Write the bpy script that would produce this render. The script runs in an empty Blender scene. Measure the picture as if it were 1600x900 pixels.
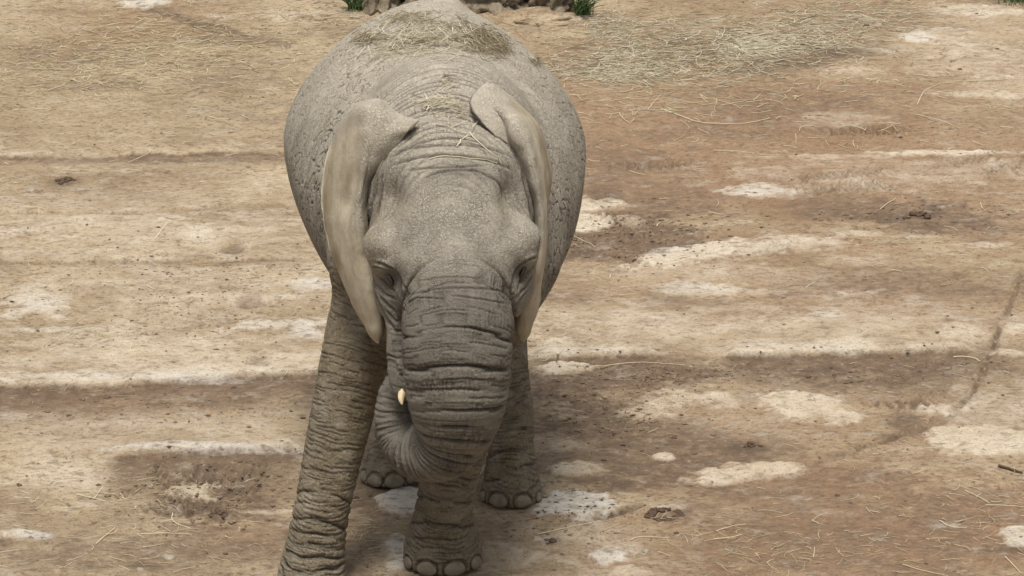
import bpy, math, random
import numpy as np
from mathutils import Vector, Matrix
from mathutils.bvhtree import BVHTree

S = bpy.context.scene
COL = S.collection
R = math.radians
random.seed(7)
rng = np.random.default_rng(7)

# ------------------------------------------------------------------ camera, sky, sun, exposure
CAM = np.array([0.0, -11.6, 5.96])
PITCH = R(22.0)
F = 800 / math.tan(R(9.25))            # focal length in photograph pixels (1600 wide)
cam_d = bpy.data.cameras.new('camera')
cam = bpy.data.objects.new('camera', cam_d)
COL.objects.link(cam)
cam.location = CAM
cam.rotation_euler = (R(90) - PITCH, 0, 0)
cam_d.sensor_width = 36
cam_d.angle = R(18.5)
cam_d.clip_start = 0.5
cam_d.clip_end = 1000
S.camera = cam

SUN_EL, SUN_AZ = 74.0, 190.0           # high, slightly behind the viewer's left shoulder, through cloud
world = bpy.data.worlds.new('World')
S.world = world
world.use_nodes = True
wn = world.node_tree
bg = wn.nodes['Background']
sky = wn.nodes.new('ShaderNodeTexSky')
sky.sky_type = 'NISHITA'
sky.sun_disc = False
sky.sun_elevation = R(SUN_EL)
sky.sun_rotation = R(SUN_AZ)
sky.dust_density = 4.0
hsv = wn.nodes.new('ShaderNodeHueSaturation')
hsv.inputs['Saturation'].default_value = 0.18    # overcast: the cloud is nearly white
wn.links.new(sky.outputs[0], hsv.inputs['Color'])
wn.links.new(hsv.outputs[0], bg.inputs['Color'])
bg.inputs['Strength'].default_value = 0.05
sun_d = bpy.data.lights.new('sun', 'SUN')
sun_d.energy = 1.5
sun_d.angle = R(18)
sun_d.color = (1.0, 0.95, 0.87)
sun = bpy.data.objects.new('sun', sun_d)
COL.objects.link(sun)
sd = Vector((math.sin(R(SUN_AZ)) * math.cos(R(SUN_EL)), math.cos(R(SUN_AZ)) * math.cos(R(SUN_EL)), math.sin(R(SUN_EL))))
sun.rotation_euler = sd.to_track_quat('Z', 'Y').to_euler()
sun.location = sd * 20
S.view_settings.view_transform = 'Standard'
S.view_settings.look = 'None'
S.view_settings.exposure = 1.52
S.view_settings.gamma = 1.0

# ------------------------------------------------------------------ helpers: measuring
cP, sP = math.cos(PITCH), math.sin(PITCH)
def ray(u, v):
    a = (u - 800) / F
    b = (450 - v) / F
    return np.array([a, cP + b * sP, -sP + b * cP])
def P(u, v, y):                        # the point at depth y seen at photograph position (u, v)
    d = ray(u, v)
    return CAM + d * ((y - CAM[1]) / d[1])
def G(u, v):                           # the point of the level ground seen at (u, v)
    d = ray(u, v)
    return CAM + d * (-CAM[2] / d[2])
def pix(p):                            # the reverse, for measuring where a skin fold lies
    q = p - CAM
    dep = q[:, 1] * cP - q[:, 2] * sP
    up = q[:, 1] * sP + q[:, 2] * cP
    return 800 + F * q[:, 0] / dep, 450 - F * up / dep

# ------------------------------------------------------------------ helpers: noise
_A, _B, _C, _D, _M, _13, _15, _16 = (np.uint32(v_) for v_ in (374761393, 668265263, 1274126177, 2246822519, 0xFFFFFF, 13, 15, 16))
def _hash(ix, iy, iz, k):
    h = ix.astype(np.uint32) * _A + iy.astype(np.uint32) * _B + iz.astype(np.uint32) * _C + np.uint32(k * 974711 & 0xFFFFFFFF)
    h = (h ^ (h >> _13)) * _C
    h = (h ^ (h >> _15)) * _D
    return ((h ^ (h >> _16)) & _M).astype(np.float32) / np.float32(0xFFFFFF)
def vnoise(p, k=0):
    p = np.asarray(p, dtype=np.float32)
    f = np.floor(p)
    i = f.astype(np.int32)
    t = p - f
    t = t * t * t * (t * (t * 6 - 15) + 10)
    r = 0
    for dx in (0, 1):
        wx = t[:, 0] if dx else 1 - t[:, 0]
        for dy in (0, 1):
            wy = t[:, 1] if dy else 1 - t[:, 1]
            for dz in (0, 1):
                wz = t[:, 2] if dz else 1 - t[:, 2]
                r = r + wx * wy * wz * _hash(i[:, 0] + dx, i[:, 1] + dy, i[:, 2] + dz, k)
    return r * 2 - 1
def fbm(p, octs=4, k=0, gain=0.5):
    p = np.asarray(p, dtype=np.float32)
    r = 0; a = 1.0; s = 0
    for o in range(octs):
        r = r + a * vnoise(p * (2.03 ** o) + o * 17.3, k + o)
        s += a; a *= gain
    return r / s
def voro(p, k=0):                      # F2-F1: zero on the borders between cells
    p = np.asarray(p, dtype=np.float32)
    i = np.floor(p).astype(np.int32)
    f1 = np.full(len(p), 9.0, np.float32); f2 = f1.copy()
    for dx in (-1, 0, 1):
        for dy in (-1, 0, 1):
            for dz in (-1, 0, 1):
                c = i + np.array([dx, dy, dz], np.int32)
                q = [c[:, a] + _hash(c[:, 0], c[:, 1], c[:, 2], k + a * 31) - p[:, a] for a in range(3)]
                d = np.sqrt(q[0] ** 2 + q[1] ** 2 + q[2] ** 2).astype(np.float32)
                f2 = np.minimum(f2, np.maximum(f1, d))
                f1 = np.minimum(f1, d)
    return f2 - f1
def voro_m(p, m, k=0, fill=1.0):
    r = np.full(len(p), fill, np.float32)
    i = np.where(m)[0]
    if len(i): r[i] = voro(np.asarray(p)[i], k)
    return r
def sstep(a, b, x):
    t = np.clip((x - a) / (b - a), 0, 1)
    return t * t * (3 - 2 * t)

# ------------------------------------------------------------------ helpers: meshes and objects
def mesh_np(name, V, Q):               # V (n,3), Q (m,3 or 4)
    me = bpy.data.meshes.new(name)
    V = np.ascontiguousarray(V, dtype=np.float32); Q = np.ascontiguousarray(Q, dtype=np.int32)
    k = Q.shape[1]
    me.vertices.add(len(V)); me.vertices.foreach_set('co', V.ravel())
    me.loops.add(Q.size); me.loops.foreach_set('vertex_index', Q.ravel())
    me.polygons.add(len(Q))
    me.polygons.foreach_set('loop_start', np.arange(0, Q.size, k, dtype=np.int32))
    me.update(calc_edges=True)
    me.polygons.foreach_set('use_smooth', np.ones(len(Q), dtype=bool))
    return me
def attr(me, name, vals):
    a = me.attributes.new(name, 'FLOAT', 'POINT')
    a.data.foreach_set('value', np.ascontiguousarray(vals, dtype=np.float32))
def link(name, me, mat=None, parent=None):
    o = bpy.data.objects.new(name, me)
    COL.objects.link(o)
    if mat is not None:
        me.materials.append(mat)
    if parent is not None:
        o.parent = parent
    return o
def tag(o, label=None, cat=None, group=None, kind=None):
    if label: o['label'] = label
    if cat: o['category'] = cat
    if group: o['group'] = group
    if kind: o['kind'] = kind
    return o
def empty(name, loc=(0, 0, 0)):
    o = bpy.data.objects.new(name, None)
    o.empty_display_size = 0.2
    o.location = loc
    COL.objects.link(o)
    return o

# ------------------------------------------------------------------ helpers: materials
class NT:
    def __init__(s, name):
        s.m = bpy.data.materials.new(name)
        s.m.use_nodes = True
        s.t = s.m.node_tree
        s.b = s.t.nodes['Principled BSDF']
    def n(s, typ, **kw):
        nd = s.t.nodes.new(typ)
        for k, v in kw.items():
            setattr(nd, k, v)
        return nd
    def l(s, a, b):
        s.t.links.new(a, b)
    def attr(s, name):
        return s.n('ShaderNodeAttribute', attribute_name=name).outputs['Fac']
    def pos(s, scale=(1, 1, 1)):
        tc = s.n('ShaderNodeTexCoord')
        mp = s.n('ShaderNodeMapping')
        mp.inputs['Scale'].default_value = scale
        s.l(tc.outputs['Object'], mp.inputs['Vector'])
        return mp.outputs['Vector']
    def noise(s, vec, scale, detail=4, rough=0.55, dist=0.0):
        nd = s.n('ShaderNodeTexNoise')
        nd.inputs['Scale'].default_value = scale
        nd.inputs['Detail'].default_value = detail
        nd.inputs['Roughness'].default_value = rough
        nd.inputs['Distortion'].default_value = dist
        s.l(vec, nd.inputs['Vector'])
        return nd.outputs['Fac']
    def voro(s, vec, scale, feature='DISTANCE_TO_EDGE'):
        nd = s.n('ShaderNodeTexVoronoi', feature=feature)
        nd.inputs['Scale'].default_value = scale
        s.l(vec, nd.inputs['Vector'])
        return nd.outputs['Distance']
    def rng(s, val, a, b, c=0.0, d=1.0):
        nd = s.n('ShaderNodeMapRange')
        nd.inputs[1].default_value = a; nd.inputs[2].default_value = b
        nd.inputs[3].default_value = c; nd.inputs[4].default_value = d
        s.l(val, nd.inputs[0])
        return nd.outputs[0]
    def math(s, op, a, b=None):
        nd = s.n('ShaderNodeMath', operation=op)
        for i, x in enumerate((a, b)):
            if x is None: continue
            if isinstance(x, (int, float)): nd.inputs[i].default_value = x
            else: s.l(x, nd.inputs[i])
        return nd.outputs[0]
    def mix(s, fac, a, b, blend='MIX'):
        nd = s.n('ShaderNodeMix', data_type='RGBA', blend_type=blend)
        for sock, x in ((nd.inputs[0], fac), (nd.inputs[6], a), (nd.inputs[7], b)):
            if isinstance(x, (int, float)): sock.default_value = x
            elif isinstance(x, tuple): sock.default_value = (*x, 1)
            else: s.l(x, sock)
        return nd.outputs[2]
    def bump(s, height, strength, dist, prev=None):
        nd = s.n('ShaderNodeBump')
        nd.inputs['Strength'].default_value = strength
        nd.inputs['Distance'].default_value = dist
        s.l(height, nd.inputs['Height'])
        if prev is not None: s.l(prev, nd.inputs['Normal'])
        return nd.outputs[0]
    def done(s, col, normal=None, rough=0.85, spec=0.25):
        if isinstance(col, tuple): s.b.inputs['Base Color'].default_value = (*col, 1)
        else: s.l(col, s.b.inputs['Base Color'])
        if normal is not None: s.l(normal, s.b.inputs['Normal'])
        if isinstance(rough, (int, float)): s.b.inputs['Roughness'].default_value = rough
        else: s.l(rough, s.b.inputs['Roughness'])
        s.b.inputs['Specular IOR Level'].default_value = spec
        return s.m

def ground_material():
    m = NT('dry_clay_and_mud')
    v = m.pos(); vs = m.pos((0.65, 1.0, 1.0)); vl = m.pos((0.70, 1.0, 1.0))
    dry, wet, red, hay, drk = (m.attr(a) for a in ('dry', 'wet', 'red', 'hay', 'dark'))
    n1 = m.noise(vs, 1.7, 6, 0.62); n2 = m.noise(vs, 7, 8, 0.7); n3 = m.noise(v, 75, 5, 0.72); n4 = m.noise(vl, 42, 6, 0.7); n5 = m.noise(vl, 19, 6, 0.68); n6 = m.noise(vs, 3.3, 5, 0.6)
    base = m.mix(m.rng(n1, 0.36, 0.64), (0.240, 0.176, 0.110), (0.378, 0.298, 0.196))
    base = m.mix(m.rng(n2, 0.50, 0.68, 0.0, 0.55), base, (0.470, 0.385, 0.270))
    base = m.mix(m.math('MULTIPLY', red, m.rng(n6, 0.3, 0.7, 0.75, 1.0)), base, (0.226, 0.130, 0.074))
    wetm = m.rng(m.math('ADD', wet, m.rng(n2, 0.3, 0.7, -0.30, 0.30)), 0.08, 0.62)
    wetc = m.mix(m.rng(n5, 0.38, 0.62), (0.088, 0.058, 0.039), (0.178, 0.122, 0.080))
    base = m.mix(m.math('MULTIPLY', wetm, 0.9), base, wetc)
    drym = m.rng(m.math('ADD', dry, m.rng(n2, 0.3, 0.7, -0.36, 0.36)), 0.10, 1.02)
    dryc = m.mix(m.rng(n6, 0.35, 0.65), (0.480, 0.400, 0.295), (0.575, 0.505, 0.405))
    base = m.mix(m.math('MULTIPLY', drym, 0.95), base, dryc)
    base = m.mix(m.math('MULTIPLY', hay, m.rng(n5, 0.4, 0.62, 0.05, 0.5)), base, (0.285, 0.250, 0.150))
    ash = m.rng(m.math('ADD', m.attr('ash'), m.rng(n2, 0.3, 0.7, -0.32, 0.32)), 0.12, 1.05)
    base = m.mix(m.math('MULTIPLY', ash, 0.85), base, m.mix(m.rng(n5, 0.35, 0.6), (0.40, 0.365, 0.315), (0.56, 0.525, 0.468)))
    base = m.mix(m.math('MULTIPLY', drk, 0.85), base, (0.070, 0.048, 0.033))
    fl = m.math('MULTIPLY', m.rng(n4, 0.37, 0.47, 1.0, 0.0), m.rng(n6, 0.35, 0.65, 0.45, 0.95))
    fl = m.math('MULTIPLY', fl, m.rng(dry, 0.1, 0.7, 1.0, 0.45))
    base = m.mix(fl, base, (0.115, 0.078, 0.050))
    base = m.mix(m.rng(n5, 0.34, 0.46, 0.60, 0.0), base, (0.150, 0.103, 0.066))
    base = m.mix(m.rng(n4, 0.58, 0.70, 0.0, 0.40), base, (0.52, 0.44, 0.34))
    base = m.mix(m.rng(n3, 0.32, 0.45, 0.55, 0.0), base, (0.085, 0.058, 0.040))
    nb = m.bump(n5, 0.6, 0.05)
    nb = m.bump(n4, 0.6, 0.022, nb)
    nb = m.bump(n3, 0.5, 0.010, nb)
    return m.done(base, nb, m.math('SUBTRACT', m.rng(wetm, 0, 1, 0.95, 0.72), m.math('MULTIPLY', ash, 0.3)), 0.2)

def skin_material():
    m = NT('elephant_skin')
    v = m.pos()
    crease, tan, mud, smooth, dark, dust_toplight = (m.attr(a) for a in ('crease', 'tan', 'mud', 'smooth', 'dark', 'dust_toplight'))
    n1 = m.noise(v, 5, 5, 0.6); n2 = m.noise(v, 34, 6, 0.7); n3 = m.noise(v, 150, 4, 0.75); n4 = m.noise(v, 11, 6, 0.65)
    c = m.mix(m.rng(n1, 0.35, 0.65), (0.272, 0.242, 0.194), (0.370, 0.336, 0.276))
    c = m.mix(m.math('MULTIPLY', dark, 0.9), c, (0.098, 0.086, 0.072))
    c = m.mix(m.math('MULTIPLY', dust_toplight, m.rng(n4, 0.3, 0.65, 0.3, 1.0)), c, (0.560, 0.500, 0.395))
    c = m.mix(m.math('MULTIPLY', mud, m.rng(n4, 0.3, 0.65, 0.35, 1.0)), c, (0.186, 0.136, 0.068))
    n7 = m.noise(m.pos((1.0, 1.0, 0.6)), 6.5, 5, 0.6)
    tcol = m.mix(m.rng(n7, 0.38, 0.60), (0.232, 0.182, 0.115), (0.435, 0.383, 0.288))
    tcol = m.mix(m.rng(m.noise(m.pos((1.0, 1.0, 0.35)), 26, 5, 0.65), 0.35, 0.65, 0.0, 0.5), tcol, (0.330, 0.296, 0.235))
    c = m.mix(tan, c, tcol)
    rough_w = m.math('SUBTRACT', 1.0, smooth)
    wv = m.n('ShaderNodeVectorMath', operation='ADD')
    ns = m.n('ShaderNodeTexNoise'); ns.inputs['Scale'].default_value = 16
    m.l(v, ns.inputs['Vector'])
    sc = m.n('ShaderNodeVectorMath', operation='SCALE'); sc.inputs['Scale'].default_value = 0.04
    m.l(ns.outputs['Color'], sc.inputs[0]); m.l(v, wv.inputs[0]); m.l(sc.outputs[0], wv.inputs[1])
    e1 = m.rng(m.voro(wv.outputs[0], 66), 0.0, 0.09)
    e2 = m.rng(m.voro(wv.outputs[0], 130), 0.0, 0.14)
    crack = m.math('MULTIPLY', m.math('SUBTRACT', 1.0, m.math('MINIMUM', e1, m.rng(e2, 0, 1, 0.35, 1))), rough_w)
    crack = m.math('MULTIPLY', crack, m.rng(n4, 0.34, 0.60, 0.25, 1.0))
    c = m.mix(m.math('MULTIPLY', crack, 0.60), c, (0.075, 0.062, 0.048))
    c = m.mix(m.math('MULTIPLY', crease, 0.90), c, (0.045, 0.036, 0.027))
    c = m.mix(m.math('MULTIPLY', m.rng(n3, 0.45, 0.72, 0.0, 0.28), rough_w), c, (0.37, 0.34, 0.295))
    c = m.mix(m.rng(n2, 0.28, 0.46, 0.22, 0.0), c, (0.10, 0.086, 0.068))
    h = m.math('SUBTRACT', m.math('MULTIPLY', n2, 0.7), crack)
    nb = m.bump(h, 0.7, 0.008)
    nb = m.bump(n3, 0.45, 0.004, nb)
    return m.done(c, nb, 0.84, 0.22)

def simple_material(name, a, b, scale=20, bumps=0.4, dist=0.01, rough=0.85, spec=0.2, stretch=(1, 1, 1)):
    m = NT(name)
    v = m.pos(stretch)
    n = m.noise(v, scale, 6, 0.65)
    return m.done(m.mix(m.rng(n, 0.32, 0.68), a, b), m.bump(n, bumps, dist), rough, spec)
def straw_material(name, cols):
    m = NT(name)
    a = m.attr('tone')
    r = m.n('ShaderNodeValToRGB')
    els = r.color_ramp.elements
    while len(els) < len(cols): els.new(0.5)
    for i, c in enumerate(cols):
        els[i].position = i / (len(cols) - 1); els[i].color = (*c, 1)
    m.l(a, r.inputs[0])
    return m.done(r.outputs[0], None, 0.7, 0.25)

M_GROUND = ground_material()
M_SKIN = skin_material()
M_NAIL = simple_material('toenail_horn', (0.100, 0.080, 0.055), (0.21, 0.172, 0.122), 30, 0.3, 0.004, 0.6, 0.35)
M_IVORY = simple_material('ivory', (0.46, 0.35, 0.20), (0.68, 0.58, 0.40), 18, 0.1, 0.002, 0.45, 0.4)
M_EYE = simple_material('dark_eye', (0.012, 0.009, 0.007), (0.03, 0.02, 0.012), 40, 0.0, 0.001, 0.15, 0.5)
M_STRAW = straw_material('dry_straw', [(0.22, 0.155, 0.080), (0.42, 0.34, 0.19), (0.60, 0.52, 0.34), (0.70, 0.63, 0.46)])
M_HAY = straw_material('green_hay', [(0.135, 0.098, 0.060), (0.33, 0.275, 0.175), (0.52, 0.47, 0.345), (0.70, 0.65, 0.52)])
M_GRASS = straw_material('fresh_grass', [(0.045, 0.078, 0.024), (0.075, 0.122, 0.042), (0.14, 0.18, 0.075)])
M_CRUMB = simple_material('crumbled_soil', (0.075, 0.053, 0.036), (0.24, 0.18, 0.125), 30, 0.6, 0.01, 0.95, 0.1)
M_CLOD = simple_material('dark_soil', (0.045, 0.030, 0.021), (0.12, 0.080, 0.054), 45, 0.6, 0.01, 0.95, 0.1)
M_STONE = simple_material('grey_stone', (0.17, 0.145, 0.115), (0.32, 0.28, 0.225), 35, 0.4, 0.008, 0.85, 0.2)
M_ROCK = simple_material('brown_rock', (0.085, 0.066, 0.046), (0.27, 0.222, 0.158), 11, 0.8, 0.05, 0.9, 0.15)

# ------------------------------------------------------------------ ground
def axis(lo, hi, step, far, grow=1.35):
    a = list(np.arange(lo, hi + 1e-6, step))
    s = step; x = a[-1]
    while x < far:
        s *= grow; x += s; a.append(x)
    s = step; x = a[0]; pre = []
    while x > -far:
        s *= grow; x -= s; pre.append(x)
    return np.array(pre[::-1] + a)
GX = axis(-3.3, 3.3, 0.0110, 300)
ys = [-0.75]; st = 0.0095
while ys[-1] < 9.2:
    ys.append(ys[-1] + st); st = 0.0100 + 0.0016 * max(0, ys[-1])
pre = []; s_ = 0.012; x = ys[0]
while x > -300: s_ *= 1.35; x -= s_; pre.append(x)
post = []; s_ = st; x = ys[-1]
while x < 600: s_ *= 1.3; x += s_; post.append(x)
GY = np.array(pre[::-1] + ys + post)
nx, ny = len(GX), len(GY)
XX, YY = np.meshgrid(GX, GY)
gp = np.stack([XX.ravel(), YY.ravel(), np.zeros(nx * ny)], 1)
gx, gy = gp[:, 0], gp[:, 1]
near = (np.abs(gx) < 4) & (gy > -1.2) & (gy < 11)
gq = np.stack([gx * 0.6, gy, gp[:, 2]], 1)
warp = fbm(gq * 3.2, 4, 11, 0.6)
warp2 = fbm(gq * 14 + 5, 3, 23, 0.6)
warp3 = fbm(gq * 45 + 3, 2, 27, 0.7)
along = fbm(np.stack([gx * 2.2, gy * 0.8, gp[:, 2]], 1), 3, 31)
ch = {k: np.zeros(len(gp)) for k in ('dry', 'wet', 'red', 'hay', 'dark', 'ash')}
gz = 0.030 * fbm(gq * 0.8, 3, 3) + 0.010 * fbm(gq * 4.5, 4, 5, 0.55) + 0.0045 * fbm(gp * 26, 3, 8, 0.6)
gz += 0.0

def blob(c, u, v, ru, rv, s=0.8, soft=0.55, rot=0.0, amp=0.5, lift=0.0):
    p = G(u, v)
    rx = abs(G(u + ru, v)[0] - p[0])
    ry = abs(G(u, v - rv)[1] - G(u, v + rv)[1]) / 2
    ext = 2.6 * max(ry, 0.03) + (math.tan(abs(R(rot))) * (ry / rv) / (rx / ru) * rx * 2.5 if rot else 0)
    j0, j1 = np.searchsorted(GY, [p[1] - ext, p[1] + ext])
    sl = slice(j0 * nx, j1 * nx)
    dx, dy = gx[sl] - p[0], gy[sl] - p[1]
    if rot:                            # a tilted streak
        dy = dy + math.tan(R(rot)) * (ry / rv) / (rx / ru) * dx
    q = np.sqrt((dx / rx) ** 2 + (dy / ry) ** 2) + 1.6 * amp * warp[sl] + (0.55 * amp + 0.28) * warp2[sl] + (0.35 * amp + 0.22) * warp3[sl]
    w = s * (1 - sstep(1 - soft, 1 + soft, q))
    ch[c][sl] = np.maximum(ch[c][sl], w)
    if c == 'dry': ch['wet'][sl] *= (1 - np.clip(w, 0, 1))
    if c == 'wet': ch['dry'][sl] *= (1 - 0.9 * np.clip(w, 0, 1))
    if lift: gz[sl] += lift * w / s
def band(pts, fade, s=0.9, step=0.012, wetpx=8, ws=0.85):      # a slab of dry clay that breaks off in a crisp low edge towards the viewer
    g = np.array([G(u, v) for u, v in pts])
    o = np.argsort(g[:, 0])
    g = g[o]
    um = np.mean([p[0] for p in pts]); vm = np.mean([p[1] for p in pts])
    L = G(um, vm - fade)[1] - G(um, vm)[1]
    line = np.interp(gx, g[:, 0], g[:, 1]) + 0.05 * warp + 0.016 * warp2 + 0.005 * warp3
    d = gy - line
    ends = sstep(g[0, 0] - 0.01, g[0, 0] + 0.15, gx) * (1 - sstep(g[-1, 0] - 0.15, g[-1, 0] + 0.01, gx))
    if pts[0][0] <= 20: ends = 1 - sstep(g[-1, 0] - 0.15, g[-1, 0] + 0.01, gx)
    up = sstep(-0.012, 0.012, d) * np.exp(-np.clip(d, 0, 9) / L)
    w = s * up * ends * np.clip(0.85 + 0.8 * along + 0.3 * warp, 0.1, 1)
    ch['dry'][:] = np.maximum(ch['dry'], w); ch['wet'] *= (1 - w)
    LW = G(um, vm)[1] - G(um, vm + wetpx)[1]
    below = sstep(-0.008, 0.008, -d) * np.exp(-np.clip(-d, 0, 9) / LW) * ends
    ch['wet'][:] = np.maximum(ch['wet'], ws * below * np.clip(0.95 + 0.5 * warp, 0.3, 1)); ch['dry'] *= (1 - 0.9 * below)
    below = below * np.exp(-np.clip(-d, 0, 9) / 0.05)
    gz[:] += step * ends * (sstep(-0.012, 0.012, d) * np.exp(-np.clip(d, 0, 9) / 0.5) - below * 0.3)
def track(pts, width, s=0.8, depth=0.02):              # a groove pressed in the mud with a raised lip
    g = [G(u, v) for u, v in pts]
    d = np.full(len(gx), 9.0)
    for a, b in zip(g[:-1], g[1:]):
        ab = b[:2] - a[:2]
        t = np.clip(((gx - a[0]) * ab[0] + (gy - a[1]) * ab[1]) / (ab @ ab), 0, 1)
        d = np.minimum(d, np.hypot(gx - a[0] - t * ab[0], gy - a[1] - t * ab[1]))
    d = d + 0.03 * warp + 0.015 * warp2
    d = d + 0.5 * width * along + 0.35 * width * warp2
    brk_ = np.clip(0.55 + 1.3 * warp + 0.7 * warp2, 0.0, 1)
    w = s * (1 - sstep(0, width * 1.9, d + 0.3 * width * warp3)) * brk_
    depth = depth * (0.4 + 0.9 * brk_)
    ch['wet'][:] = np.maximum(ch['wet'], w); ch['dry'] *= (1 - w)
    gz[:] += -depth * np.exp(-(d / (width * 0.6)) ** 2) + depth * 0.6 * np.exp(-((d - width * 1.3) / (width * 0.5)) ** 2)

for a in [  # broad tones
    ('red', 1250, 200, 420, 200, .75, .8), ('red', 1000, 260, 160, 100, .7, .7), ('red', 1150, 420, 380, 90, .35, .8),
    ('red', 1400, 830, 420, 110, .8, .7), ('red', 1350, 470, 300, 60, .5, .8), ('red', 1500, 330, 160, 80, .6, .8), ('red', 900, 200, 140, 120, .7, .8), ('red', 1250, 660, 300, 60, .5, .8), ('wet', 1250, 170, 180, 30, .4, .8), ('wet', 1400, 450, 240, 24, .45, .8), ('wet', 950, 260, 100, 40, .35, .8), ('wet', 1050, 320, 110, 24, .4, .8), ('wet', 1500, 790, 160, 40, .3, .8), ('wet', 1180, 830, 130, 50, .3, .8), ('wet', 120, 100, 110, 30, .35, .8), ('wet', 330, 120, 120, 25, .35, .8), ('wet', 420, 180, 90, 25, .3, .8), ('wet', 700, 30, 140, 26, .4, .8), ('red', 250, 620, 260, 30, .5, .7), ('red', 380, 840, 90, 25, .5, .7), ('red', 110, 70, 60, 25, .5, .8), ('red', 240, 25, 130, 22, .6, .8),
    ('hay', 1100, 75, 230, 62, .9, .7), ('hay', 1310, 40, 90, 35, .6, .7), ('hay', 980, 110, 110, 25, .8, .7), ('hay', 200, 80, 330, 90, .45, .8),
    ('wet', 280, 628, 270, 24, .6), ('wet', 980, 368, 130, 40, .8), ('wet', 1000, 585, 190, 26, .75), ('wet', 1360, 580, 230, 30, .72),
    ('wet', 940, 655, 130, 45, .7), ('wet', 1060, 700, 150, 50, .65), ('wet', 1350, 330, 110, 25, .5), ('wet', 1460, 350, 120, 30, .6),
    ('wet', 1330, 820, 330, 90, .38, .8), ('wet', 330, 765, 140, 48, .75), ('wet', 260, 860, 260, 40, .45, .8), ('wet', 600, 760, 90, 60, .5),
    ('wet', 1280, 92, 130, 15, .75, .6, -8), ('wet', 1200, 112, 80, 14, .5), ('wet', 290, 26, 90, 7, .75, .6, 14), ('wet', 880, 470, 60, 12, .5), ('wet', 1080, 470, 90, 25, .4),
    ('wet', 250, 248, 240, 5, .6), ('wet', 170, 130, 120, 14, .3), ('wet', 380, 60, 60, 10, .5), ('wet', 800, 20, 60, 12, .4), ('wet', 1140, 200, 140, 30, .25), ('wet', 930, 720, 110, 30, .5),
    ('wet', 1450, 500, 130, 20, .4), ('wet', 1400, 430, 190, 14, .35), ('wet', 1560, 570, 90, 30, .5), ('wet', 150, 300, 160, 18, .25), ('wet', 130, 550, 70, 12, .7, .6, -12), ('wet', 240, 535, 60, 7, .4),
    ('wet', 60, 612, 60, 10, .6), ('wet', 1480, 45, 60, 6, .6), ('wet', 720, 870, 110, 40, .4), ('wet', 550, 840, 70, 60, .4), ('wet', 1100, 610, 60, 30, .3), ('wet', 1460, 660, 120, 20, .6)]:
    blob(*a)
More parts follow.
